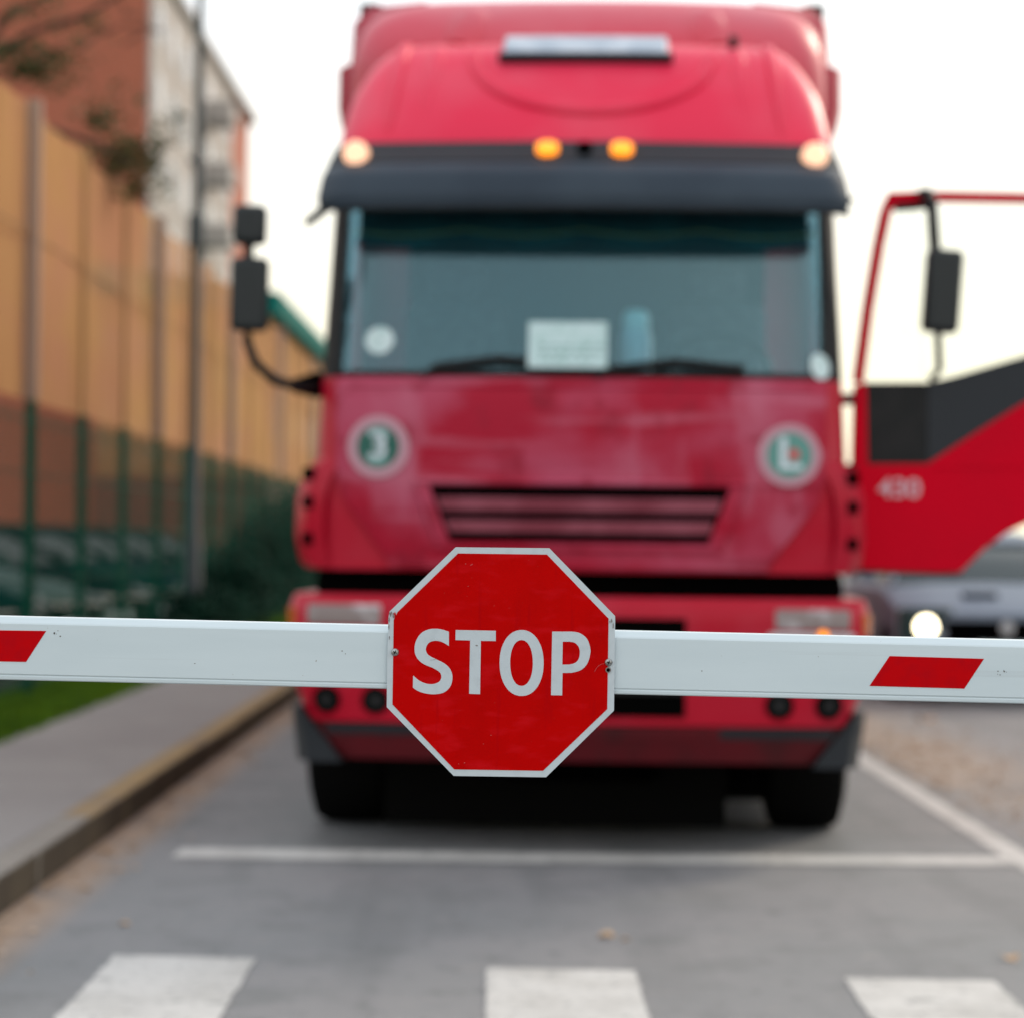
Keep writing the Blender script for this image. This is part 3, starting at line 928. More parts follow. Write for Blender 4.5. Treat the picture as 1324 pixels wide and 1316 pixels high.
# roof light bar and the bowl-shaped pressing below it
x0, x1 = -0.365, 0.365
F.patch(x0, x1, 3.468, 3.572, 0.045, 0.05, 'light_bar', M['light_bar'], truck, 12, 2, bevel=0.012)
F.patch(x0 - 0.02, x1 + 0.02, 3.454, 3.466, 0.05, 0.055, 'light_bar_housing', M['grey_plastic'], truck, 12, 1)
pr = [(F.pt(0.03 + 0.53 * math.sin(a), 3.53 - 0.31 * math.cos(a) ** 0.8 if math.cos(a) > 0 else 3.53, -0.008)) for a in [R(-86 + 172 * i / 30) for i in range(31)]]
MB().tube(pr, 0.032, 10).build('roof_pressing', M['roof_red_lit'], truck, smooth=True)
for sx in (-1, 1):
    pr = [F.pt(sx * (0.80 + 0.10 * (3.75 - z)), z, 0.0) for z in (3.59, 3.54, 3.47, 3.38, 3.3, 3.2, 3.12)]
    MB().tube(pr, [0.02, .032, .03, .028, .024, .02, .008], 8).build('roof_ridge', M['roof_red_lit'], truck, smooth=True)
F.disc(0.66, 3.55, 0.02, 0.06, 0.06, 'roof_aerial', M['black_plastic'], truck)
# side air deflectors and the trailer
for sgn in (-1, 1):
    rr = []
    for z, wx, yb in ((1.25, 1.155, 1.7), (3.3, 1.195, 1.75), (3.38, 1.225, 1.78), (3.46, 1.24, 1.78), (3.66, 1.24, 1.8), (3.68, 1.185, 1.81), (3.90, 1.175, 1.85), (3.97, 1.12, 1.9)):
        rr.append([Vector((sgn * (wx - 0.32), yb - 0.12, z)), Vector((sgn * (wx - 0.03), yb + 0.03, z)), Vector((sgn * wx, yb + 0.12, z)), Vector((sgn * wx, 2.5, z)), Vector((sgn * (wx - 0.04), 2.5, z)), Vector((sgn * (wx - 0.32), yb + 0.1, z))])
    MB().loft(rr).build('air_deflector', M['trailer_red'], truck, smooth=True)
box = MB().box((0, 9.3, 2.60), (2.42, 13.2, 2.86)).build('trailer_body', M['trailer_red'], truck, bevel=0.03)
for sgn in (-1, 1):
    MB().box((sgn * 1.15, 2.62, 4.075), (0.11, 0.14, 0.09)).build('corner_cap', M['black_deep'], box, bevel=0.01)
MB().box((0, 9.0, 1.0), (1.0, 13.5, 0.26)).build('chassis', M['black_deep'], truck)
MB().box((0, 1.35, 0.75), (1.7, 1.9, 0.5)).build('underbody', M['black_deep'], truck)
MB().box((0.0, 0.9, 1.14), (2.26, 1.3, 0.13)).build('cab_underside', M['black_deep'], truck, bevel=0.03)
for sgn in (-1, 1):
    MB().box((sgn * 1.15, 9.5, 0.95), (0.05, 8.5, 0.5)).build('side_skirt', M['black_plastic'], truck)
MB().tube([(-0.9, 1.42, 0.47), (0.9, 1.42, 0.47)], 0.09, 12).build('axle', M['black_deep'], truck)
for sgn in (-1, 1):
    MB().box((sgn * 1.02, 2.06, 0.60), (0.40, 0.03, 0.75)).build('mudflap', M['rubber'], truck)
    MB().tube([(sgn * 0.93, 2.6, 0.68), (sgn * 0.93, 4.4, 0.68)], 0.33, 20).build('fuel_tank', M['black_plastic'], truck, smooth=True)
    MB().box((sgn * 0.62, 1.1, 0.46), (0.10, 1.7, 0.16)).build('leaf_spring', M['black_deep'], truck)
MB().box((0, 1.6, 0.42), (0.72, 1.5, 0.34)).build('sump', M['black_deep'], truck, bevel=0.05)
MB().box((-0.11, 1.02, 0.26), (1.56, 0.04, 0.45)).build('light_blocker', M['rubber'], truck)  # these three sheets are added to block light and darken the underside
MB().box((0.86, 2.2, 0.36), (0.60, 0.04, 0.62)).build('light_blocker', M['rubber'], truck)
MB().box((0, 6.3, 0.55), (2.3, 0.05, 0.75)).build('light_blocker', M['rubber'], truck)
for sgn in (-1, 1):
    MB().box((sgn * 1.17, 3.2, 0.62), (0.04, 2.3, 0.84)).build('side_light_blocker', M['black_plastic'], truck)  # added low panels, keep side light from reaching under the truck
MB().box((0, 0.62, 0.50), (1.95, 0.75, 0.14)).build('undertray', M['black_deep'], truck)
def truck_wheel(x, y, wdt=0.31, name='wheel'):
    e = MB().lathe([(0.30, -wdt / 2 + 0.01), (0.42, -wdt / 2), (0.49, -wdt / 2 + 0.02), (0.51, -wdt / 2 + 0.06), (0.515, 0), (0.51, wdt / 2 - 0.06), (0.49, wdt / 2 - 0.02), (0.42, wdt / 2), (0.30, wdt / 2 - 0.01)], (0, 0, 0), 'X', 48).build('wheel', M['rubber'], truck, smooth=True)
    e.location = (x, y, 0.512)
    MB().lathe([(0.0, -0.08), (0.12, -0.10), (0.13, -0.03), (0.26, -0.02), (0.30, -0.12), (0.30, 0.12), (0.26, 0.02), (0.13, 0.03), (0.12, 0.10), (0.0, 0.08)], (0, 0, 0), 'X', 32).build('rim', M['steel'], e, smooth=True)
for x in (-1.075, 1.045):
    truck_wheel(x, 1.42, 0.36)
    truck_wheel(x * 0.98, 5.1, 0.56)
    for y in (10.4, 11.75, 13.1):
        truck_wheel(x, y, 0.38)
# front flap
FX = [(1.2, 0.79), (1.27, 0.83), (1.50, 1.005), (1.56, 1.03), (2.03, 1.045)]
fx = lambda z: lerp(FX, z)
flap = F.patch(lambda z: -fx(z), lambda z: fx(z), 1.215, 2.022, 0.018, 0.03, 'front_flap', M['dusty_red'], truck, 40, 16, bevel=0.008)
gx = lambda z: lerp([(1.333, 0.545), (1.563, 0.635)], z)
gr = F.patch(lambda z: -gx(z), lambda z: gx(z), 1.330, 1.566, 0.022, 0.01, 'grille', M['black_deep'], truck, 24, 4)
for (za, zb) in ((1.460, 1.515), (1.371, 1.423)):
    F.patch(lambda z: -gx(z) + 0.012, lambda z: gx(z) - 0.012, za, zb, 0.034, 0.016, 'grille_slat', M['slat_red'], gr, 24, 1, bevel=0.004)
gy = lambda z: gx(z) + 0.065
F.patch(lambda z: -gy(z), lambda z: gy(z), 1.567, 1.592, 0.034, 0.02, 'grille_surround', M['dusty_red'], flap, 24, 1, bevel=0.012)
F.patch(lambda z: -gy(z), lambda z: gy(z), 1.296, 1.3295, 0.034, 0.02, 'grille_surround', M['dusty_red'], flap, 24, 1, bevel=0.012)
F.patch(lambda z: -gy(z), lambda z: -gx(z) - 0.001, 1.330, 1.5665, 0.034, 0.02, 'grille_surround', M['dusty_red'], flap, 2, 4, bevel=0.006)
F.patch(lambda z: gx(z) + 0.001, lambda z: gy(z), 1.330, 1.5665, 0.034, 0.02, 'grille_surround', M['dusty_red'], flap, 2, 4, bevel=0.006)
pr = [F.pt(x, 1.985 + 0.0 * x, 0.016) for x in [-0.98 + 1.96 * i / 30 for i in range(31)]]
MB().tube(pr, 0.010, 6).build('flap_ridge', M['dusty_red'], flap, smooth=True)
# corner deflectors with three dark slots each
for sgn in (-1, 1):
    rr = []
    for z, wx in ((1.21, 1.19), (1.24, 1.215), (1.35, 1.235), (1.5, 1.23), (1.58, 1.21), (1.65, 1.17), (1.70, 1.11)):
        y0 = F.yf(z) + 0.06
        rr.append([Vector((sgn * (wx - 0.14), y0, z)), Vector((sgn * (wx - 0.06), y0 + 0.02, z)), Vector((sgn * (wx - 0.01), y0 + 0.09, z)), Vector((sgn * wx, y0 + 0.2, z)), Vector((sgn * wx, y0 + 0.45, z)), Vector((sgn * (wx - 0.16), y0 + 0.45, z))])
    cd = MB().loft(rr).build('corner_deflector', M['truck_red'], truck, smooth=True)
    for zc_ in (1.61, 1.49, 1.335):
        y0 = F.yf(zc_) + 0.06
        MB().box((sgn * 1.155, y0 + 0.035, zc_), (0.05, 0.06, 0.055), Matrix.Rotation(sgn * 0.5, 3, 'Z')).build('air_slot', M['black_deep'], cd, bevel=0.01)
# badges on the flap
def badge(x, z, ch, green):
    rim = F.disc(x, z, 0.133, 0.024, 0.006, 'badge', M['badge_rim'], truck)
    nn = F.nrm(x, z)
    if green:
        F.disc(x, z, 0.092, 0.0262, 0.003, 'badge_centre', M['badge_green'], rim)
        F.disc(x, z + 0.062, 0.045, 0.0272, 0.001, 'badge_leaf', M['badge_teal'], rim, rz=0.02)
        F.disc(x, z - 0.062, 0.045, 0.0272, 0.001, 'badge_leaf', M['badge_teal'], rim, rz=0.02)
    else:
        F.disc(x, z, 0.098, 0.0262, 0.003, 'badge_centre', M['badge_teal'], rim)
        F.disc(x + 0.018, z + 0.004, 0.024, 0.0285, 0.001, 'badge_spot', M['badge_red'], rim)
    p = F.pt(x, z, 0.029)
    rotz = math.atan2(nn.x, -nn.y)
    text_shape('badge_letter', ch, 0.165 if green else 0.19, 0.002, M['badge_white'], rim, Matrix.Translation(p) @ Matrix.Rotation(rotz, 4, 'Z') @ FACE, 1.15)
badge(-0.855, 1.725, '3', True)
badge(0.885, 1.705, 'L', False)
# wipers
for pts in ([(-0.62, 2.060), (-0.35, 2.095), (0.0, 2.072)], [(0.12, 2.052), (0.40, 2.088), (0.69, 2.062)]):
    wv = [F.pt(x, z, 0.03) for x, z in pts]
    wp = MB().tube(wv, 0.019, 8).build('wiper', M['black_plastic'], truck, smooth=True)
    MB().tube([wv[0], F.pt(pts[0][0] - 0.05, 2.02, 0.03)], 0.012, 8).build('wiper_arm', M['black_plastic'], wp, smooth=True)
# windscreen stickers
F.disc(-0.865, 2.185, 0.062, 0.0055, 0.002, 'windscreen_sticker', M['sticker'], truck)
F.disc(1.015, 2.085, 0.046, 0.0115, 0.002, 'windscreen_sticker', M['sticker'], truck, rz=0.058)
# bumper
B = Surf(lambda z: lerp([(0.34, 0.16), (0.45, 0.07), (0.56, 0.02), (1.05, 0.0), (1.10, 0.03)], z),
         lambda z: lerp([(0.34, 1.05), (0.45, 1.10), (0.60, 1.17), (0.72, 1.215), (0.85, 1.235), (1.04, 1.245), (1.10, 1.22)], z), 0.05, 0.17, 0.95)
bump = B.shell([0.565, 0.6, 0.7, 0.8, 0.9, 1.0, 1.06, 1.09, 1.10], 'bumper', M['truck_red'], truck)
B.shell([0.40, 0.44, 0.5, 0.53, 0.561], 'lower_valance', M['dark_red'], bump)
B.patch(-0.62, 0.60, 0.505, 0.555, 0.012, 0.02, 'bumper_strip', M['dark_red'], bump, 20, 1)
for (a, b) in ((-1.06, -0.62), (0.60, 1.08)):
    B.patch(a, b, 0.515, 0.553, 0.010, 0.02, 'bumper_strip', M['grey_plastic'], bump, 10, 1)
B.patch(-0.46, 0.455, 0.60, 1.015, 0.006, 0.02, 'centre_grille', M['black_deep'], bump, 16, 4)
for z in (0.70, 0.80, 0.9):
    B.patch(-0.45, 0.445, z, z + 0.02, 0.016, 0.012, 'grille_bar', M['black_plastic'], bump, 16, 1)
for sgn in (-1, 1):
    a, b = sorted((sgn * 0.83, sgn * 1.145))
    hl = B.patch(a, b, 0.972, 1.058, 0.008, 0.02, 'headlight', M['lens'], truck, 10, 2, bevel=0.008)
    a, b = sorted((sgn * 0.80, sgn * 1.165))
    B.patch(a, b, 0.880, 0.960, 0.007, 0.02, 'headlight_glass', M['head_unlit'], hl, 10, 2, bevel=0.008)
    if sgn > 0:
        B.disc(1.03, 0.952, 0.020, 0.012, 0.005, 'indicator', M['orange_lit'], hl)
    a, b = sorted((sgn * 1.205, sgn * 1.24))
    B.patch(a, b, 0.95, 1.04, 0.008, 0.02, 'corner_indicator', M['orange_lens'], bump, 6, 2)
    for x in (0.85, 1.06):
        fl = B.disc(sgn * x, 0.655, 0.060, 0.006, 0.02, 'fog_lamp', M['black_deep'], bump)
        B.disc(sgn * x, 0.655, 0.034, 0.0075, 0.002, 'fog_lamp_glass', M['black_plastic'], fl)
    # wheel-arch corner, black
    mb = MB()
    rr = []
    for z, x_in, x_out in ((0.385, 1.00, 1.20), (0.47, 1.06, 1.21), (0.54, 1.12, 1.22), (0.62, 1.18, 1.228)):
        rr.append([Vector((sgn * x_in, 0.13, z)), Vector((sgn * (x_out - 0.05), 0.15, z)), Vector((sgn * x_out, 0.24, z)), Vector((sgn * x_out, 0.75, z)), Vector((sgn * x_in, 0.75, z))])
    mb.loft(rr).build('arch_corner', M['grey_plastic'], truck, smooth=True)
# step well dark gap
# left-hand mirrors of the picture on their swan-neck bracket
def tl_(px, py, dy):                          # measured on the photograph, given a depth behind the bumper
    x, z = px2(px, py, TY + dy)
    v = Vector((x - 0.280, dy, z))
    v = Matrix.Rotation(-YAW, 3, 'Z') @ v
    return v
arm = [tl_(409, 500, 0.42), tl_(385, 500, 0.30), tl_(355, 492, 0.18), tl_(330, 470, 0.14), tl_(319, 440, 0.14), tl_(320, 380, 0.14), tl_(322, 300, 0.14)]
arm = [Vector(p) for p in arm]
apts = cr_spline([(0, 0)] * 2, 1)
ma = MB().tube(arm, 0.022, 10).build('mirror_arm', M['black_plastic'], truck, smooth=True)
mb = MB().tube([tl_(412, 498, 0.5), tl_(380, 499, 0.3)], [0.06, 0.03], 10)
mb.build('mirror_bracket', M['black_deep'], ma, smooth=True)
def mirror(pxa, pya, pxb, pyb, dy, tilt_=0.0, name='mirror'):
    a, b = tl_(pxa, pya, dy), tl_(pxb, pyb, dy)
    c = (a + b) / 2
    w_, h_ = abs(b.x - a.x), abs(a.z - b.z)
    rot = Matrix.Rotation(tilt_, 3, 'Y')
    mm = MB().box(c, (w_, 0.10, h_), rot).build('mirror', M['mirror_shell'], truck, bevel=0.028, seg=3)
    MB().box(c + Vector((0, 0.053, 0)), (w_ - 0.04, 0.004, h_ - 0.04), rot).build('mirror_glass', M['chrome'], mm)
    return mm
mirror(302, 265, 344, 317, 0.12, 0.02)
mirror(299, 333, 346, 429, 0.12, 0.01)
# small kerb-view arm on the visor corner
MB().tube([tl_(430, 262, 0.30), tl_(412, 276, 0.16), tl_(397, 288, 0.10)], [0.018, 0.022, 0.018], 8).build('visor_arm', M['black_plastic'], truck, smooth=True)
MB().tube([tl_(1092, 262, 0.25), tl_(1102, 258, 0.20)], [0.016, 0.014], 8).build('visor_arm', M['black_plastic'], truck, smooth=True)
# open door (hinged at its front edge; its outer face looks forward)
DA = R(80)
door = empty('door', (1.185, 0.56, 0), math.pi / 2 - DA)
door.parent = truck
s_d = 3388.0 / (TY + 0.62)
def dpt(px, py):                               # door plane: u along the door, z
    u = (px - 1109) / (s_d * 0.965)
    u = u * (1 + 0.012 * u)
    z = HC + (700 + 0.0115 * (px - 663) - py) / (s_d * (1 - 0.018 * u))
    return (u, z)
def dpoly(name, pts, y, th, material, parent=door, bevel=0.0):
    q = [dpt(*p) for p in pts]
    mb = MB().prism([(u, y, z) for u, z in q], (0, th, 0))
    return mb.build(name, material, parent, bevel=bevel)
skin = [(1109, 735), (1112, 610), (1114, 500), (1128, 497), (1131, 602), (1207, 602), (1262, 566), (1324, 527), (1440, 470), (1440, 655), (1390, 660), (1345, 672), (1310, 688), (1282, 708), (1262, 728), (1250, 740), (1180, 741)]
dpoly('door_skin', skin, 0.0, 0.05, M['door_red'], bevel=0.006)
dpoly('quarter_panel', [(1128, 497), (1207, 497), (1207, 602), (1131, 602)], 0.012, 0.03, M['black_plastic'])
dpoly('belt_trim', [(1207.5, 497), (1240, 490), (1324, 466), (1440, 432), (1440, 470), (1324, 527), (1262, 566), (1207.5, 602)], 0.010, 0.03, M['grey_plastic'])
def dbar(name, pts, w_, material):
    mb = MB()
    for a, b in zip(pts, pts[1:]):
        (ua, za), (ub, zb) = dpt(*a), dpt(*b)
        mb.bar((ua, 0.025, za), (ub, 0.025, zb), w_, 0.05)
    return mb.build(name, material, door, bevel=0.005)
dbar('window_frame', [(1119, 497), (1131, 400), (1144, 318), (1153, 275), (1160, 261)], 0.030, M['door_red'])
dbar('window_frame', [(1155, 260), (1200, 258.5), (1324, 262), (1440, 268)], 0.030, M['door_red'])
dbar('window_frame', [(1434, 268), (1438, 440)], 0.045, M['door_red'])
dpoly('window_pane', [(1128, 496), (1160, 268), (1430, 274), (1434, 434), (1324, 466), (1240, 490), (1207, 496)], 0.022, 0.004, M['clear_glass'])
dbar('window_seal', [(1163, 271), (1200, 268), (1212, 268)], 0.02, M['black_plastic'])
dpoly('door_step_trim', [(1112, 736), (1250, 741), (1250, 745), (1112, 740)], -0.003, 0.05, M['black_plastic'])
hd_ = dpoly('door_handle', [(1390, 566), (1432, 564), (1432, 580), (1390, 582)], -0.03, 0.028, M['black_plastic'], bevel=0.006)
# crease along the door
(u1, z1), (u2, z2) = dpt(1215, 606), dpt(1440, 604)
MB().tube([(u1, 0.0, z1), (u2, 0.0, z2)], 0.006, 6).build('door_crease', M['door_red'], door, smooth=True)
(u1, z1) = dpt(1171, 634)
text_shape('door_number', '430', 0.115, 0.006, M['number_pale'], door, Matrix.Translation((u1, -0.004, z1)) @ FACE, 1.12)
# mirror on the door
(ua, za), (ub, zb), (uc, zc2) = dpt(1196, 256), dpt(1203, 340), dpt(1212, 492)
mra = MB().tube([(ua + .005, 0.0, za), (ua + 0.005, -0.08, za - 0.01), (ua + .01, -0.12, za - .05), (ub, -0.13, zb)], [0.028, 0.028, 0.026, 0.026], 10)
mra.tube([(ub, -0.13, zb), (uc, -0.10, zc2 + 0.03), (uc, 0.01, zc2)], 0.017, 10)
mra = mra.build('mirror_arm', M['black_plastic'], door, smooth=True)
um, zm = dpt(1210.5, 385)
mm = MB().box((um, -0.15, zm), (0.158, 0.10, 0.365), Matrix.Rotation(0.07, 3, 'Y')).build('mirror', M['mirror_shell'], door, bevel=0.028, seg=3)
MB().box((um, -0.095, zm), (0.12, 0.004, 0.32), Matrix.Rotation(0.07, 3, 'Y')).build('mirror_glass', M['chrome'], mm)
# hinges and folded seal between cab and door
for z in (1.32, 1.50, 1.66, 1.97):
    MB().box((1.175, 0.56, z), (0.06, 0.07, 0.05)).build('door_hinge', M['dark_red'], truck, bevel=0.008)

# things on the dashboard
card = empty('paper_card', truck.matrix_basis @ F.pt(-0.05, 2.16, -0.05))
card.rotation_euler = (-R(15), 0, YAW)
card.location = Matrix.Translation(truck.location) @ Matrix.Rotation(YAW, 4, 'Z') @ F.pt(-0.055, 2.150, 0.055)
tag(card, 'pale card with faint print tucked under the wiper on the truck windscreen', 'card')
MB().box((0, 0, 0), (0.335, 0.003, 0.205)).build('sheet', M['card_white'], card)
ink = MB()
random.seed(5)
for j in range(3):
    xx = -0.12
    while xx < 0.12:
        L = random.uniform(0.015, 0.04)
        ink.box((xx + L / 2, -0.002, -0.005 - 0.03 * j), (L, 0.001, 0.012))
        xx += L + random.uniform(0.008, 0.02)
ink.build('faint_print', M['card_ink'], card)
bl = Matrix.Translation(truck.location) @ Matrix.Rotation(YAW, 4, 'Z') @ Vector((0.235, 0.34, 2.047))
bot = empty('bottle', bl)
tag(bot, 'grey bottle with a pale cap standing on the truck dashboard', 'bottle')
MB().lathe([(0, 0), (0.068, 0), (0.07, 0.02), (0.07, 0.17), (0.058, 0.20), (0, 0.20)], n=24).build('bottle_body', M['bottle_grey'], bot, smooth=True)
MB().lathe([(0, 0.198), (0.052, 0.198), (0.06, 0.215), (0.058, 0.26), (0.04, 0.285), (0, 0.29)], n=24).build('cap', M['cap_pale'], bot, smooth=True)

# ------------------------------------------------------------------ cars
def make_car(loc, rz, paint_, lit, label, group=None):
    root = empty('parked_car' if not lit else 'car', loc, rz)
    tag(root, label, 'car', group)
    st = [(0.0, .60, .34, .60), (0.04, .74, .30, .68), (0.16, .83, .26, .75), (0.5, .88, .24, .86), (0.95, .90, .24, .955), (1.3, .90, .24, 1.01), (2.2, .905, .24, 1.01),
          (3.2, .90, .24, 1.02), (3.9, .88, .26, 1.00), (4.22, .83, .30, .96), (4.30, .74, .36, .86)]
    rings = []
    for (y, hw, zb, zt) in st:
        r_ = [(0, zt + .025), (.5 * hw, zt + .02), (.86 * hw, zt - .005), (.97 * hw, zt - .06), (hw, zt - .16), (hw, zb + .22), (.97 * hw, zb + .06), (.9 * hw, zb), (0, zb)]
        rings.append([Vector((x, y, z)) for x, z in r_] + [Vector((-x, y, z)) for x, z in r_[-2:0:-1]])
    body = MB().loft(rings).build('body', paint_, root, smooth=True)
    gs = [(1.15, .78, .74, .98, 1.0), (1.45, .80, .68, .99, 1.17), (1.85, .80, .63, 1.0, 1.38), (2.3, .80, .62, 1.0, 1.45), (3.0, .80, .62, 1.0, 1.45), (3.5, .79, .62, 1.0, 1.36), (4.0, .76, .66, .98, 1.02)]
    rings = [[Vector((-a, y, zb)), Vector((-b, y, zt - .02)), Vector((-b * .8, y, zt)), Vector((b * .8, y, zt)), Vector((b, y, zt - .02)), Vector((a, y, zb))] for (y, a, b, zb, zt) in gs]
    MB().loft(rings).build('windows', M['car_glass' if lit else 'car_glass_dark'], root, smooth=True)
    rf = MB().loft([[Vector((-b, y, z)), Vector((-b * .8, y, z + .03)), Vector((b * .8, y, z + .03)), Vector((b, y, z)), Vector((b, y, z - .02)), Vector((-b, y, z - .02))] for (y, b, z) in ((1.80, .64, 1.35), (2.3, .64, 1.44), (3.0, .64, 1.44), (3.52, .63, 1.34))])
    for s_ in (-1, 1):
        rf.tube([(s_ * .80, 1.12, .99), (s_ * .66, 1.83, 1.37)], .028, 6)
        rf.tube([(s_ * .80, 4.0, 1.0), (s_ * .65, 3.5, 1.36)], .035, 6)
        rf.tube([(s_ * .81, 2.45, 1.0), (s_ * .645, 2.45, 1.44)], .022, 6)
    rf.build('roof', paint_, root, smooth=True)
    for s_ in (-1, 1):
        if lit:
            hl = MB().lathe([(0, 0.0), (.088, .0), (.08, -.02), (0, -.035)], (s_ * .67, .02, .655), 'Y', 28)
            hl = hl.build('headlight', M['head_lit'], root, smooth=True)
            MB().box((s_ * .67, .09, .665), (.46, .14, .30)).build('lamp_surround', M['car_glass'], hl, bevel=.03)
        else:
            MB().box((s_ * .64, .10, .68), (.30, .14, .13), Matrix.Rotation(-s_ * .35, 3, 'Z')).build('headlight', M['head_dim'], root, bevel=.03)
        MB().box((s_ * .72, 4.27, .84), (.26, .08, .16)).build('tail_light', M['dark_red'], root, bevel=.02)
        MB().box((s_ * .98, 1.35, 1.08), (.17, .09, .12)).build('wing_mirror', paint_, root, bevel=.03)
        for y in (.85, 3.45):
            wh = MB().lathe([(.20, -.10), (.30, -.105), (.325, -.08), (.33, 0), (.325, .08), (.30, .105), (.20, .10)], (0, 0, 0), 'X', 28).build('wheel', M['rubber'], root, smooth=True)
            wh.location = (s_ * .81, y, .33)
            MB().lathe([(0, -.09), (.05, -.1), (.19, -.06), (.21, -.1), (.21, .1), (.19, .06), (.05, .1), (0, .09)], (0, 0, 0), 'X', 20).build('rim', M['steel' if lit else 'rim_dark'], wh, smooth=True)
    if lit:
        MB().box((-.12, .62, .90), (.30, .20, .07)).build('bonnet_scoop', M['black_deep'], root, bevel=.02)
        MB().box((0, .30, .80), (1.3, .02, .02)).build('bonnet_edge', M['black_plastic'], root)
    gb = MB().box((0, .005, .64 if lit else .61), (1.0, .08, .19 if lit else .17)).build('grille', M['black_deep'], root, bevel=.02)
    MB().box((0, -.045, .74 if lit else .665), (1.04, .03, .05 if lit else .03)).build('grille_trim', paint_ if lit else M['chrome'], gb)
    if lit:
        MB().lathe([(0, -.02), (.055, -.02), (.06, .0), (0, .0)], (0, -.04, .655), 'Y', 20).build('round_emblem', M['head_unlit'], gb, smooth=True)
    MB().box((0, .03, .36), (1.1, .10, .10)).build('lower_grille', M['black_deep'], root, bevel=.02)
    MB().box((0, -.018, .47), (.50, .012, .11)).build('number_plate', M['sticker'], root)
    return root
def copy_tree(o, parent=None):
    c = o.copy()
    COL.objects.link(c)
    if parent: c.parent = parent
    for ch in [q for q in bpy.data.objects if q.parent == o]:
        copy_tree(ch, c)
    return c
silver = mat('car_silver', (0.19, 0.24, 0.30), 0.55, spec=0.15)
make_car((4.16, 22.0, 0), 0, silver, True, 'silver grey car with headlights on approaching to the right of the truck')
darkp = mat('car_dark_green', (0.003, 0.022, 0.022), 0.75, spec=0.0)
blackp = mat('car_black', (0.003, 0.009, 0.011), 0.75, spec=0.0)
bluep = mat('car_slate', (0.008, 0.018, 0.026), 0.7, spec=0.0)
tealp = mat('car_teal', (0.004, 0.045, 0.043), 0.6, spec=0.15)
c1 = make_car((-4.25, 22.0, 0.02), R(70), darkp, False, 'dark green parked car nearest the camera behind the green mesh fence', 'cars parked behind the fence')
spots = [(-4.2, 25.2, 72, tealp, 'teal parked car behind the mesh fence, next after the nearest one'), (-4.25, 28.4, 69, blackp, 'black parked car behind the mesh fence, third along the row'),
         (-4.2, 31.7, 71, darkp, 'dark green parked car behind the mesh fence near the street lamp, fourth along the row'), (-4.25, 35.0, 70, bluep, 'slate blue parked car behind the fence, fifth along the row'),
         (-4.2, 38.4, 71, blackp, 'black parked car behind the fence, sixth along the row'), (-4.2, 42.0, 70, bluep, 'slate blue parked car farthest along the row behind the fence')]
for (x, y, a, pm, lb) in spots:
    c = copy_tree(c1)
    c.location = (x, y, 0.02)
    c.rotation_euler = (0, 0, R(a))
    c['label'] = lb
    for ch in [q for q in bpy.data.objects if q.parent == c]:
        if ch.data and ch.data.materials and ch.data.materials[0] == M['car_glass_dark'] and pm == tealp:
            ch.data = ch.data.copy()
            ch.data.materials[0] = M['car_glass']
        if ch.data and ch.data.materials and ch.data.materials[0] == darkp:
            ch.data = ch.data.copy()
            ch.data.materials[0] = pm

# ------------------------------------------------------------------ mesh fence
FXX = -3.70
fence = empty('mesh_fence', (FXX, 12, 0.1))
tag(fence, 'dark green welded mesh fence with square posts along the grass verge', 'fence')
Y0, Y1, STEP = 12.9, 66.0, 2.4
ys = []
y = Y0
while y < Y1:
    ys.append(y); y += STEP
for i, y in enumerate(ys):
    MB().box((0, y - 12, 1.12), (0.075, 0.085, 2.30)).build('post', M['fence_green'], fence)
    if i + 1 < len(ys):
        p = MB()
        n = 40
        for k_ in range(n):
            yy = y + STEP * (k_ + 0.5) / n
            p.box((0.045, yy - 12, 1.14), (0.0034, 0.0034, 2.12))
        for zz in (0.12, 0.5, 0.9, 1.3, 1.7, 2.1):
            p.box((0.045, y - 12 + STEP / 2, zz), (0.014, STEP, 0.012))
        p.build('mesh_panel', M['fence_green'], fence)

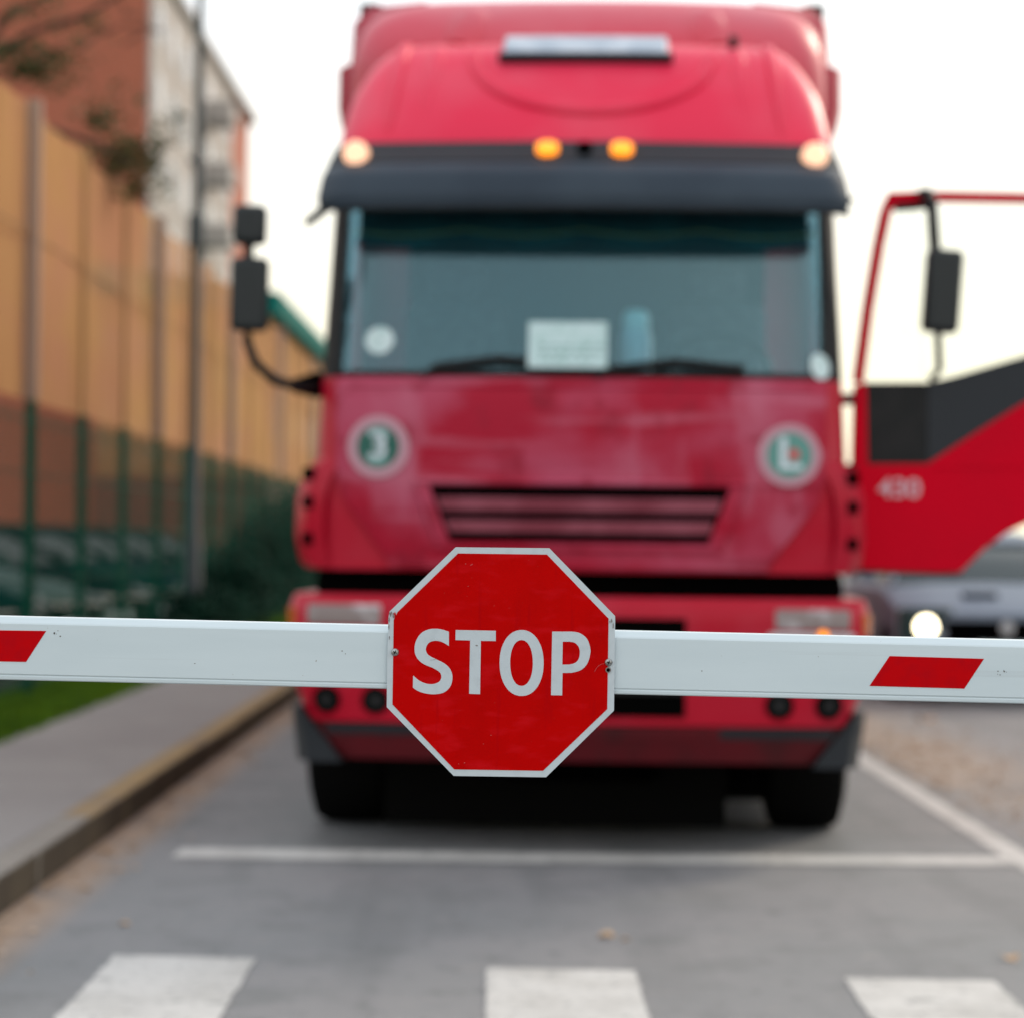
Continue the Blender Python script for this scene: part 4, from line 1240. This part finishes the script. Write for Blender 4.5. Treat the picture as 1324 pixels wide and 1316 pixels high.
def net_mat():
    A = bpy.data.materials.new('tan_shade_net')
    A.use_nodes = True
    n = A.node_tree
    n.nodes.clear()
    o = n.nodes.new('ShaderNodeOutputMaterial')
    t = n.nodes.new('ShaderNodeTexCoord')
    def nz_(sc, det):
        mp = n.nodes.new('ShaderNodeMapping')
        mp.inputs['Scale'].default_value = sc
        n.links.new(t.outputs['Object'], mp.inputs['Vector'])
        q = n.nodes.new('ShaderNodeTexNoise')
        q.inputs['Scale'].default_value = 1
        q.inputs['Detail'].default_value = det
        n.links.new(mp.outputs['Vector'], q.inputs['Vector'])
        return q.outputs['Fac']
    def rg(v, a, b, lo, hi):
        q = n.nodes.new('ShaderNodeMapRange')
        for nm, val in (('From Min', a), ('From Max', b), ('To Min', lo), ('To Max', hi)):
            q.inputs[nm].default_value = val
        n.links.new(v, q.inputs['Value'])
        return q.outputs['Result']
    mi = n.nodes.new('ShaderNodeMix')
    mi.data_type = 'RGBA'
    mi.inputs[6].default_value = (0.55, 0.315, 0.135, 1)
    mi.inputs[7].default_value = (0.54, 0.28, 0.155, 1)
    n.links.new(rg(nz_((1, 0.35, 1.1), 4), 0.38, 0.62, 0, 1), mi.inputs[0])
    df = n.nodes.new('ShaderNodeBsdfDiffuse')
    tl = n.nodes.new('ShaderNodeBsdfTranslucent')
    n.links.new(mi.outputs[2], df.inputs['Color'])
    n.links.new(mi.outputs[2], tl.inputs['Color'])
    m1 = n.nodes.new('ShaderNodeMixShader')
    m1.inputs[0].default_value = 0.35
    n.links.new(df.outputs[0], m1.inputs[1])
    n.links.new(tl.outputs[0], m1.inputs[2])
    tr = n.nodes.new('ShaderNodeBsdfTransparent')
    m2 = n.nodes.new('ShaderNodeMixShader')
    n.links.new(rg(nz_((1, 1.6, 0.5), 5), 0.35, 0.7, 0.10, 0.36), m2.inputs[0])
    n.links.new(m1.outputs[0], m2.inputs[1])
    n.links.new(tr.outputs[0], m2.inputs[2])
    n.links.new(m2.outputs[0], o.inputs['Surface'])
    return A
M['net'] = net_mat()
M['upper_post'] = mat('upper_post_pale', (0.36, 0.26, 0.20), 0.7, spec=0.1)
M['upper_post_dark'] = mat('upper_post_brown', (0.40, 0.24, 0.11), 0.8, spec=0.1)
NT = 4.58
for i, y in enumerate(ys):
    pm = 'upper_post' if i % 3 == 0 else 'upper_post_dark'
    wd = 0.10 if i % 3 == 0 else 0.045
    MB().box((0.0, y - 12, (2.275 + NT) / 2), (wd, wd, NT - 2.275)).build('upper_post', M[pm], fence)
    if i + 1 < len(ys):
        nb = MB()
        ny, nzz = 16, 8
        for a in range(ny + 1):
            for b in range(nzz + 1):
                u, v = a / ny, b / nzz
                bl_ = 0.05 * math.sin(math.pi * u) * math.sin(math.pi * v) * math.sin(i * 2.1 + 1) + 0.012 * math.sin(u * 19 + i) * v
                sag = -0.05 * math.sin(math.pi * u) * v
                nb.v.append((-0.06 + bl_, y - 12 + STEP * u, 2.28 + (NT - 2.28) * v + sag))
        for a in range(ny):
            for b in range(nzz):
                k_ = a * (nzz + 1) + b
                nb.f.append((k_, k_ + 1, k_ + nzz + 2, k_ + nzz + 1))
        nb.build('shade_net', M['net'], fence, smooth=True)
        MB().tube([(-0.02, y - 12, 3.55), (-0.02, y - 12 + STEP, 3.55)], 0.012, 5).build('net_wire', M['upper_post_dark'], fence)

# ------------------------------------------------------------------ far ochre building with a teal roof
hall = empty('ochre_building', (-9.0, 94, 0))
tag(hall, 'far ochre building with a teal roof edge, seen between the mirrors and the truck cab', 'building')
HT, PL, L_ = 10.1, 3.5, 36
MB().box((-3.0, L_ / 2, (HT + PL) / 2), (6.0, L_, HT - PL)).build('wall', M['ochre'], hall)
MB().box((-3.0, L_ / 2, PL / 2 - 0.01), (6.1, L_ + 0.1, PL - 0.02)).build('plinth', M['plinth'], hall)
for y in (5, 12.5, 20, 27.5):
    w_ = MB().box((0.05, y, 5.8), (0.14, 2.0, 1.6)).build('window', M['pale_panel'], hall)
    MB().box((0.13, y, 5.8), (0.03, 1.7, 1.3)).build('pane', M['car_glass'], w_)
rf = MB().prism([(0.6, -0.3, HT - 0.75), (0.6, -0.3, HT + 0.05), (-6.2, -0.3, HT + 1.1), (-6.2, -0.3, HT + 0.02)], (0, 36.6, 0))
rf.build('roof', M['teal_roof'], hall)

# ------------------------------------------------------------------ tall apartment block behind
M['pane_pale'] = mat('pale_pane', (0.22, 0.24, 0.27), 0.2)
apt = empty('apartment_block', (-14.0, 99, 0))
tag(apt, 'tall red brick apartment block with grey rendered street front', 'building')
AH = 23.0
MB().box((-8.0, 19, AH / 2), (16.0, 38, AH)).build('wall', M['red_brick'], apt)
fr_ = MB().box((0.06, 14.2, AH / 2), (0.2, 28.2, AH - 0.1)).build('front_render', M['grey_render'], apt)
MB().box((0.0, 19, AH + 0.15), (0.9, 38.4, 0.3)).build('cornice', M['grey_render'], apt)
for f_ in range(8):
    for j in range(9):
        y = 2.2 + j * 4.1
        z = 1.8 + f_ * 2.75
        if y > 28.6: 
            continue
        wn = MB().box((0.17, y, z + 0.1), (0.06, 1.7, 1.5)).build('window', M['white_frame'], apt)
        MB().box((0.21, y, z + 0.1), (0.04, 1.4, 1.2)).build('pane', M['pane_pale'] if (f_ * 2 + j) % 3 else M['white_frame'], wn)
        if j in (4,) and f_ > 2:
            MB().box((0.75, y, z - 0.7), (1.2, 2.6, 0.9)).build('balcony', M['balcony'], apt)

# ------------------------------------------------------------------ street lamp
lamp = empty('street_lamp', (-3.35, 27.6, 0.1))
tag(lamp, 'slim dark street lamp rising beside the mesh fence', 'street lamp')
MB().tube([(0, 0, 0), (0, 0, 1.2), (0, 0, 1.25), (0, 0, 5.5), (0, 0, 8.2)], [0.085, 0.08, 0.055, 0.05, 0.035], 14).build('post', M['lamp_post'], lamp, smooth=True)
MB().tube([(0, 0, 8.15), (0.2, 0, 8.5), (0.7, 0, 8.6)], 0.03, 10).build('bracket', M['lamp_post'], lamp, smooth=True)
MB().box((0.95, 0, 8.6), (0.55, 0.2, 0.1)).build('lantern', M['lamp_post'], lamp, bevel=0.03)
MB().box((0.0, -0.1, 4.45), (0.16, 0.12, 0.34)).build('junction_box', M['lamp_post'], lamp, bevel=0.01)
MB().tube([(0, 0, 5.15), (-0.06, -0.1, 5.2)], 0.04, 8).build('clamp', M['lamp_post'], lamp)

# ------------------------------------------------------------------ trees
def leaf_cloud(mb, c, rad, n, size):
    for i in range(n):
        d = Vector((random.gauss(0, 1), random.gauss(0, 1), random.gauss(0, 1))).normalized() * rad * random.random() ** 0.4
        p = Vector(c) + Vector((d.x, d.y, d.z * 0.7))
        q = Matrix.Rotation(random.uniform(0, 6.28), 3, 'Z') @ Matrix.Rotation(random.uniform(0, 3.14), 3, 'X')
        s_ = size * random.uniform(0.6, 1.3)
        mb.add([p + q @ Vector(v) * s_ for v in ((-.5, 0, 0), (0, -.3, .05), (.5, 0, 0), (0, .3, .05))], [(0, 1, 2, 3)])
random.seed(21)
tr = empty('overhanging_tree', (-5.6, 24.5, 0.0))
tag(tr, 'bare twigged tree with a few leafy sprays hanging over the top left', 'tree')
tk = MB(); lf = MB()
tk.tube([(0, 0, 0), (0.05, 0, 1.5), (0.0, 0.1, 3.2), (0.1, 0, 5.0), (0.15, 0.1, 7.0)], [0.16, 0.13, 0.11, 0.08, 0.04], 12)
def W(px, py, Y):
    x, z = px2(px, py, Y)
    return Vector((x + 5.6, Y - 24.5, z))
def limb(a, pts, r0_):
    P = [Vector(a)] + pts
    tk.tube(P, [r0_ * (1 - 0.75 * i / (len(P) - 1)) for i in range(len(P))], 7)
limb((0.05, 0, 3.6), [W(-10, 125, 24.5), W(60, 165, 24.3), W(120, 185, 24.2), W(160, 205, 24.2), W(185, 228, 24.1)], 0.045)
limb((0.08, 0, 4.4), [W(-30, 85, 24.5), W(40, 40, 24.4), W(110, 18, 24.2), W(180, -25, 24.2)], 0.05)
limb((0.1, 0, 5.2), [W(10, 20, 24.6), W(60, -8, 24.5), W(130, -30, 24.6)], 0.04)
limb((0.05, 0, 4.0), [W(-20, 100, 25), W(30, 92, 25), W(75, 60, 25), (W(110, 52, 25))], 0.03)
for _ in range(26):
    px_, py_ = random.uniform(-40, 165), random.uniform(-60, 70)
    a = W(px_, py_, random.uniform(24, 25.2))
    b = a + Vector((random.uniform(.1, .5), random.uniform(-.2, .2), random.uniform(-.25, .3)))
    tk.tube([a, (a + b) / 2 + Vector((0, 0, .05)), b], [0.014, 0.011, 0.005], 5)
for (px_, py_, r_, n_) in ((30, 80, .36, 300), (75, 95, .3, 160), (145, 200, .36, 300), (180, 235, .34, 300), (130, 150, .3, 150), (95, 60, .4, 110), (215, 170, .25, 90), (160, 120, .3, 60), (35, 88, .17, 190), (15, 62, .14, 70), (60, 70, .12, 60), (125, 155, .13, 90), (160, 195, .22, 240), (188, 205, .17, 150), (205, 190, .10, 40), (175, 245, .14, 70), (228, 150, .10, 30), (120, 25, .16, 40), (60, 8, .2, 60), (20, 20, .2, 60), (150, 215, .15, 80)):
    leaf_cloud(lf, W(px_, py_, 24.3), r_, n_, 0.065)
for _ in range(40):
    leaf_cloud(lf, W(random.uniform(-250, -20), random.uniform(-250, 120), random.uniform(23.5, 25.5)), .35, 60, 0.08)
tk.build('trunk', M['bark'], tr, smooth=True)
lf.build('leaves', M['leaf'], tr)
def far_tree(x, y, h, label, mt):
    t_ = empty('tree', (x, y, 0))
    tag(t_, label, 'tree', 'autumn trees far beyond the truck')
    a = MB().tube([(0, 0, -.03), (0, 0, h * .3), (0.1, 0, h * .6), (0, 0, h * .85)], [.22, .16, .1, .04], 8)
    l_ = MB()
    for i in range(9):
        an = random.uniform(0, 6.28); zz = random.uniform(.3, .8) * h
        e_ = Vector((math.cos(an) * h * .26, math.sin(an) * h * .26, zz + h * .1))
        a.tube([(0, 0, zz * .85), e_], [.06, .02], 5)
        leaf_cloud(l_, e_, h * .17, 350, .24)
    leaf_cloud(l_, (0, 0, h * .85), h * .2, 500, .24)
    a.build('trunk', M['bark'], t_, smooth=True)
    l_.build('crown', M[mt], t_)
far_tree(15.2, 118, 4.6, 'small autumn tree seen in the gap between truck cab and open door', 'leaf_autumn')
far_tree(19.0, 122, 5.0, 'far autumn tree low behind the open truck door', 'leaf_autumn')

random.seed(77)
M['evergreen'] = mat('evergreen_leaf', (0.006, 0.035, 0.022), 0.8, spec=0.1, noise=(2, (0.012, 0.055, 0.035), 0.4, 0.6, 3))
for i, (x, y, h, lb) in enumerate(((-3.30, 27.5, 0.8, 'low dark evergreen shrub by the fence, nearest of the row beside the street lamp'), (-3.32, 31.0, 1.25, 'dark evergreen shrub by the fence, second of the row'),
                         (-3.30, 34.8, 1.85, 'dark evergreen shrub by the fence, third of the row'), (-3.28, 39.0, 2.15, 'dark evergreen shrub by the fence, fourth of the row'),
                         (-3.30, 44.0, 2.3, 'tall dark evergreen shrub at the far end of the row, beside the truck cab'))):
    sh = empty('shrub', (x, y, 0.11))
    tag(sh, lb, 'shrub', 'evergreen shrubs along the fence')
    st_ = MB(); lf = MB()
    for k_ in range(6):
        a = random.uniform(0, 6.28)
        e_ = Vector((math.cos(a) * .2, math.sin(a) * .5, h * random.uniform(.5, .85)))
        st_.tube([(0, 0, 0), e_ * .5, e_], [.025, .018, .008], 5)
        leaf_cloud(lf, e_ * .85, h * .34, 450, .075)
    for k_ in range(5):
        leaf_cloud(lf, (random.uniform(-.15, .15), -1.0 + k_ * .5, h * .3), h * .33, 420, .075)
    st_.build('stem', M['bark'], sh)
    lf.build('foliage', M['evergreen'], sh)

# ------------------------------------------------------------------ fallen leaves on the road
random.seed(31)
def fallen(x, y, s_, lb, grp=None, mesh=None):
    if mesh is None:
        n_ = 12
        pts = []
        for i in range(n_):
            a = 2 * math.pi * i / n_
            r_ = (0.5 if i % 2 else 0.36) * (1.25 if i == 0 else 1)
            pts.append(Vector((math.cos(a) * r_, math.sin(a) * r_ * .8, 0.12 * math.sin(2 * a) + .12)))
        mb = MB(); mb.add([Vector((0, 0, .04))] + pts, [(0, i + 1, (i + 1) % n_ + 1) for i in range(n_)])
        o_ = mb.build('fallen_leaf', M['fallen'])
        sm = o_.modifiers.new('thickness', 'SOLIDIFY'); sm.thickness = 0.02
    else:
        o_ = mesh.copy(); COL.objects.link(o_)
    o_.scale = (s_, s_, s_)
    o_.location = (x, y, 0.006)
    o_.rotation_euler = (random.uniform(-.15, .15), random.uniform(-.15, .15), random.uniform(0, 6.28))
    tag(o_, lb, 'leaf', 'dry leaves fallen on the road')
    return o_
def G(px, py):
    dy = py - 700 - 0.011 * (px - 663)
    Y = HC * 3388 / dy
    return ((px - 663) * Y / 3388, Y)
l0 = fallen(*G(1312, 1240), 0.07, 'curled dry leaf on the asphalt above the right crosswalk stripe')
fallen(*G(790, 1212), 0.07, 'dry leaf on the asphalt above the middle crosswalk stripe', mesh=l0)
fallen(*G(815, 1216), 0.04, 'smaller dry leaf just right of the one above the middle crosswalk stripe', mesh=l0)
fallen(*G(168, 1196), 0.045, 'dry leaf on the asphalt near the left crosswalk stripe', mesh=l0)
fallen(*G(1200, 932), 0.17, 'pale leaf clump on the sandy ground right of the truck', mesh=l0)
li = MB()
for i in range(900):
    if i % 3:
        x, y = 2.3 + abs(random.gauss(0, .45)), random.gauss(17.0, 2.2)
    else:
        x, y = -1.76 + abs(random.gauss(0, .12)), random.uniform(7.5, 26)
    s_ = random.uniform(.012, .035)
    a = random.uniform(0, 3.14)
    c_, n_ = math.cos(a) * s_, math.sin(a) * s_
    li.add([(x - c_, y - n_, .008), (x + n_ * .5, y - c_ * .5, .016), (x + c_, y + n_, .009), (x - n_ * .5, y + c_ * .5, .014)], [(0, 1, 2, 3)])
tag(li.build('leaf_litter', M['fallen']), 'scattered dry leaf litter in the gutter and beside the lane', 'leaf litter', kind='stuff')
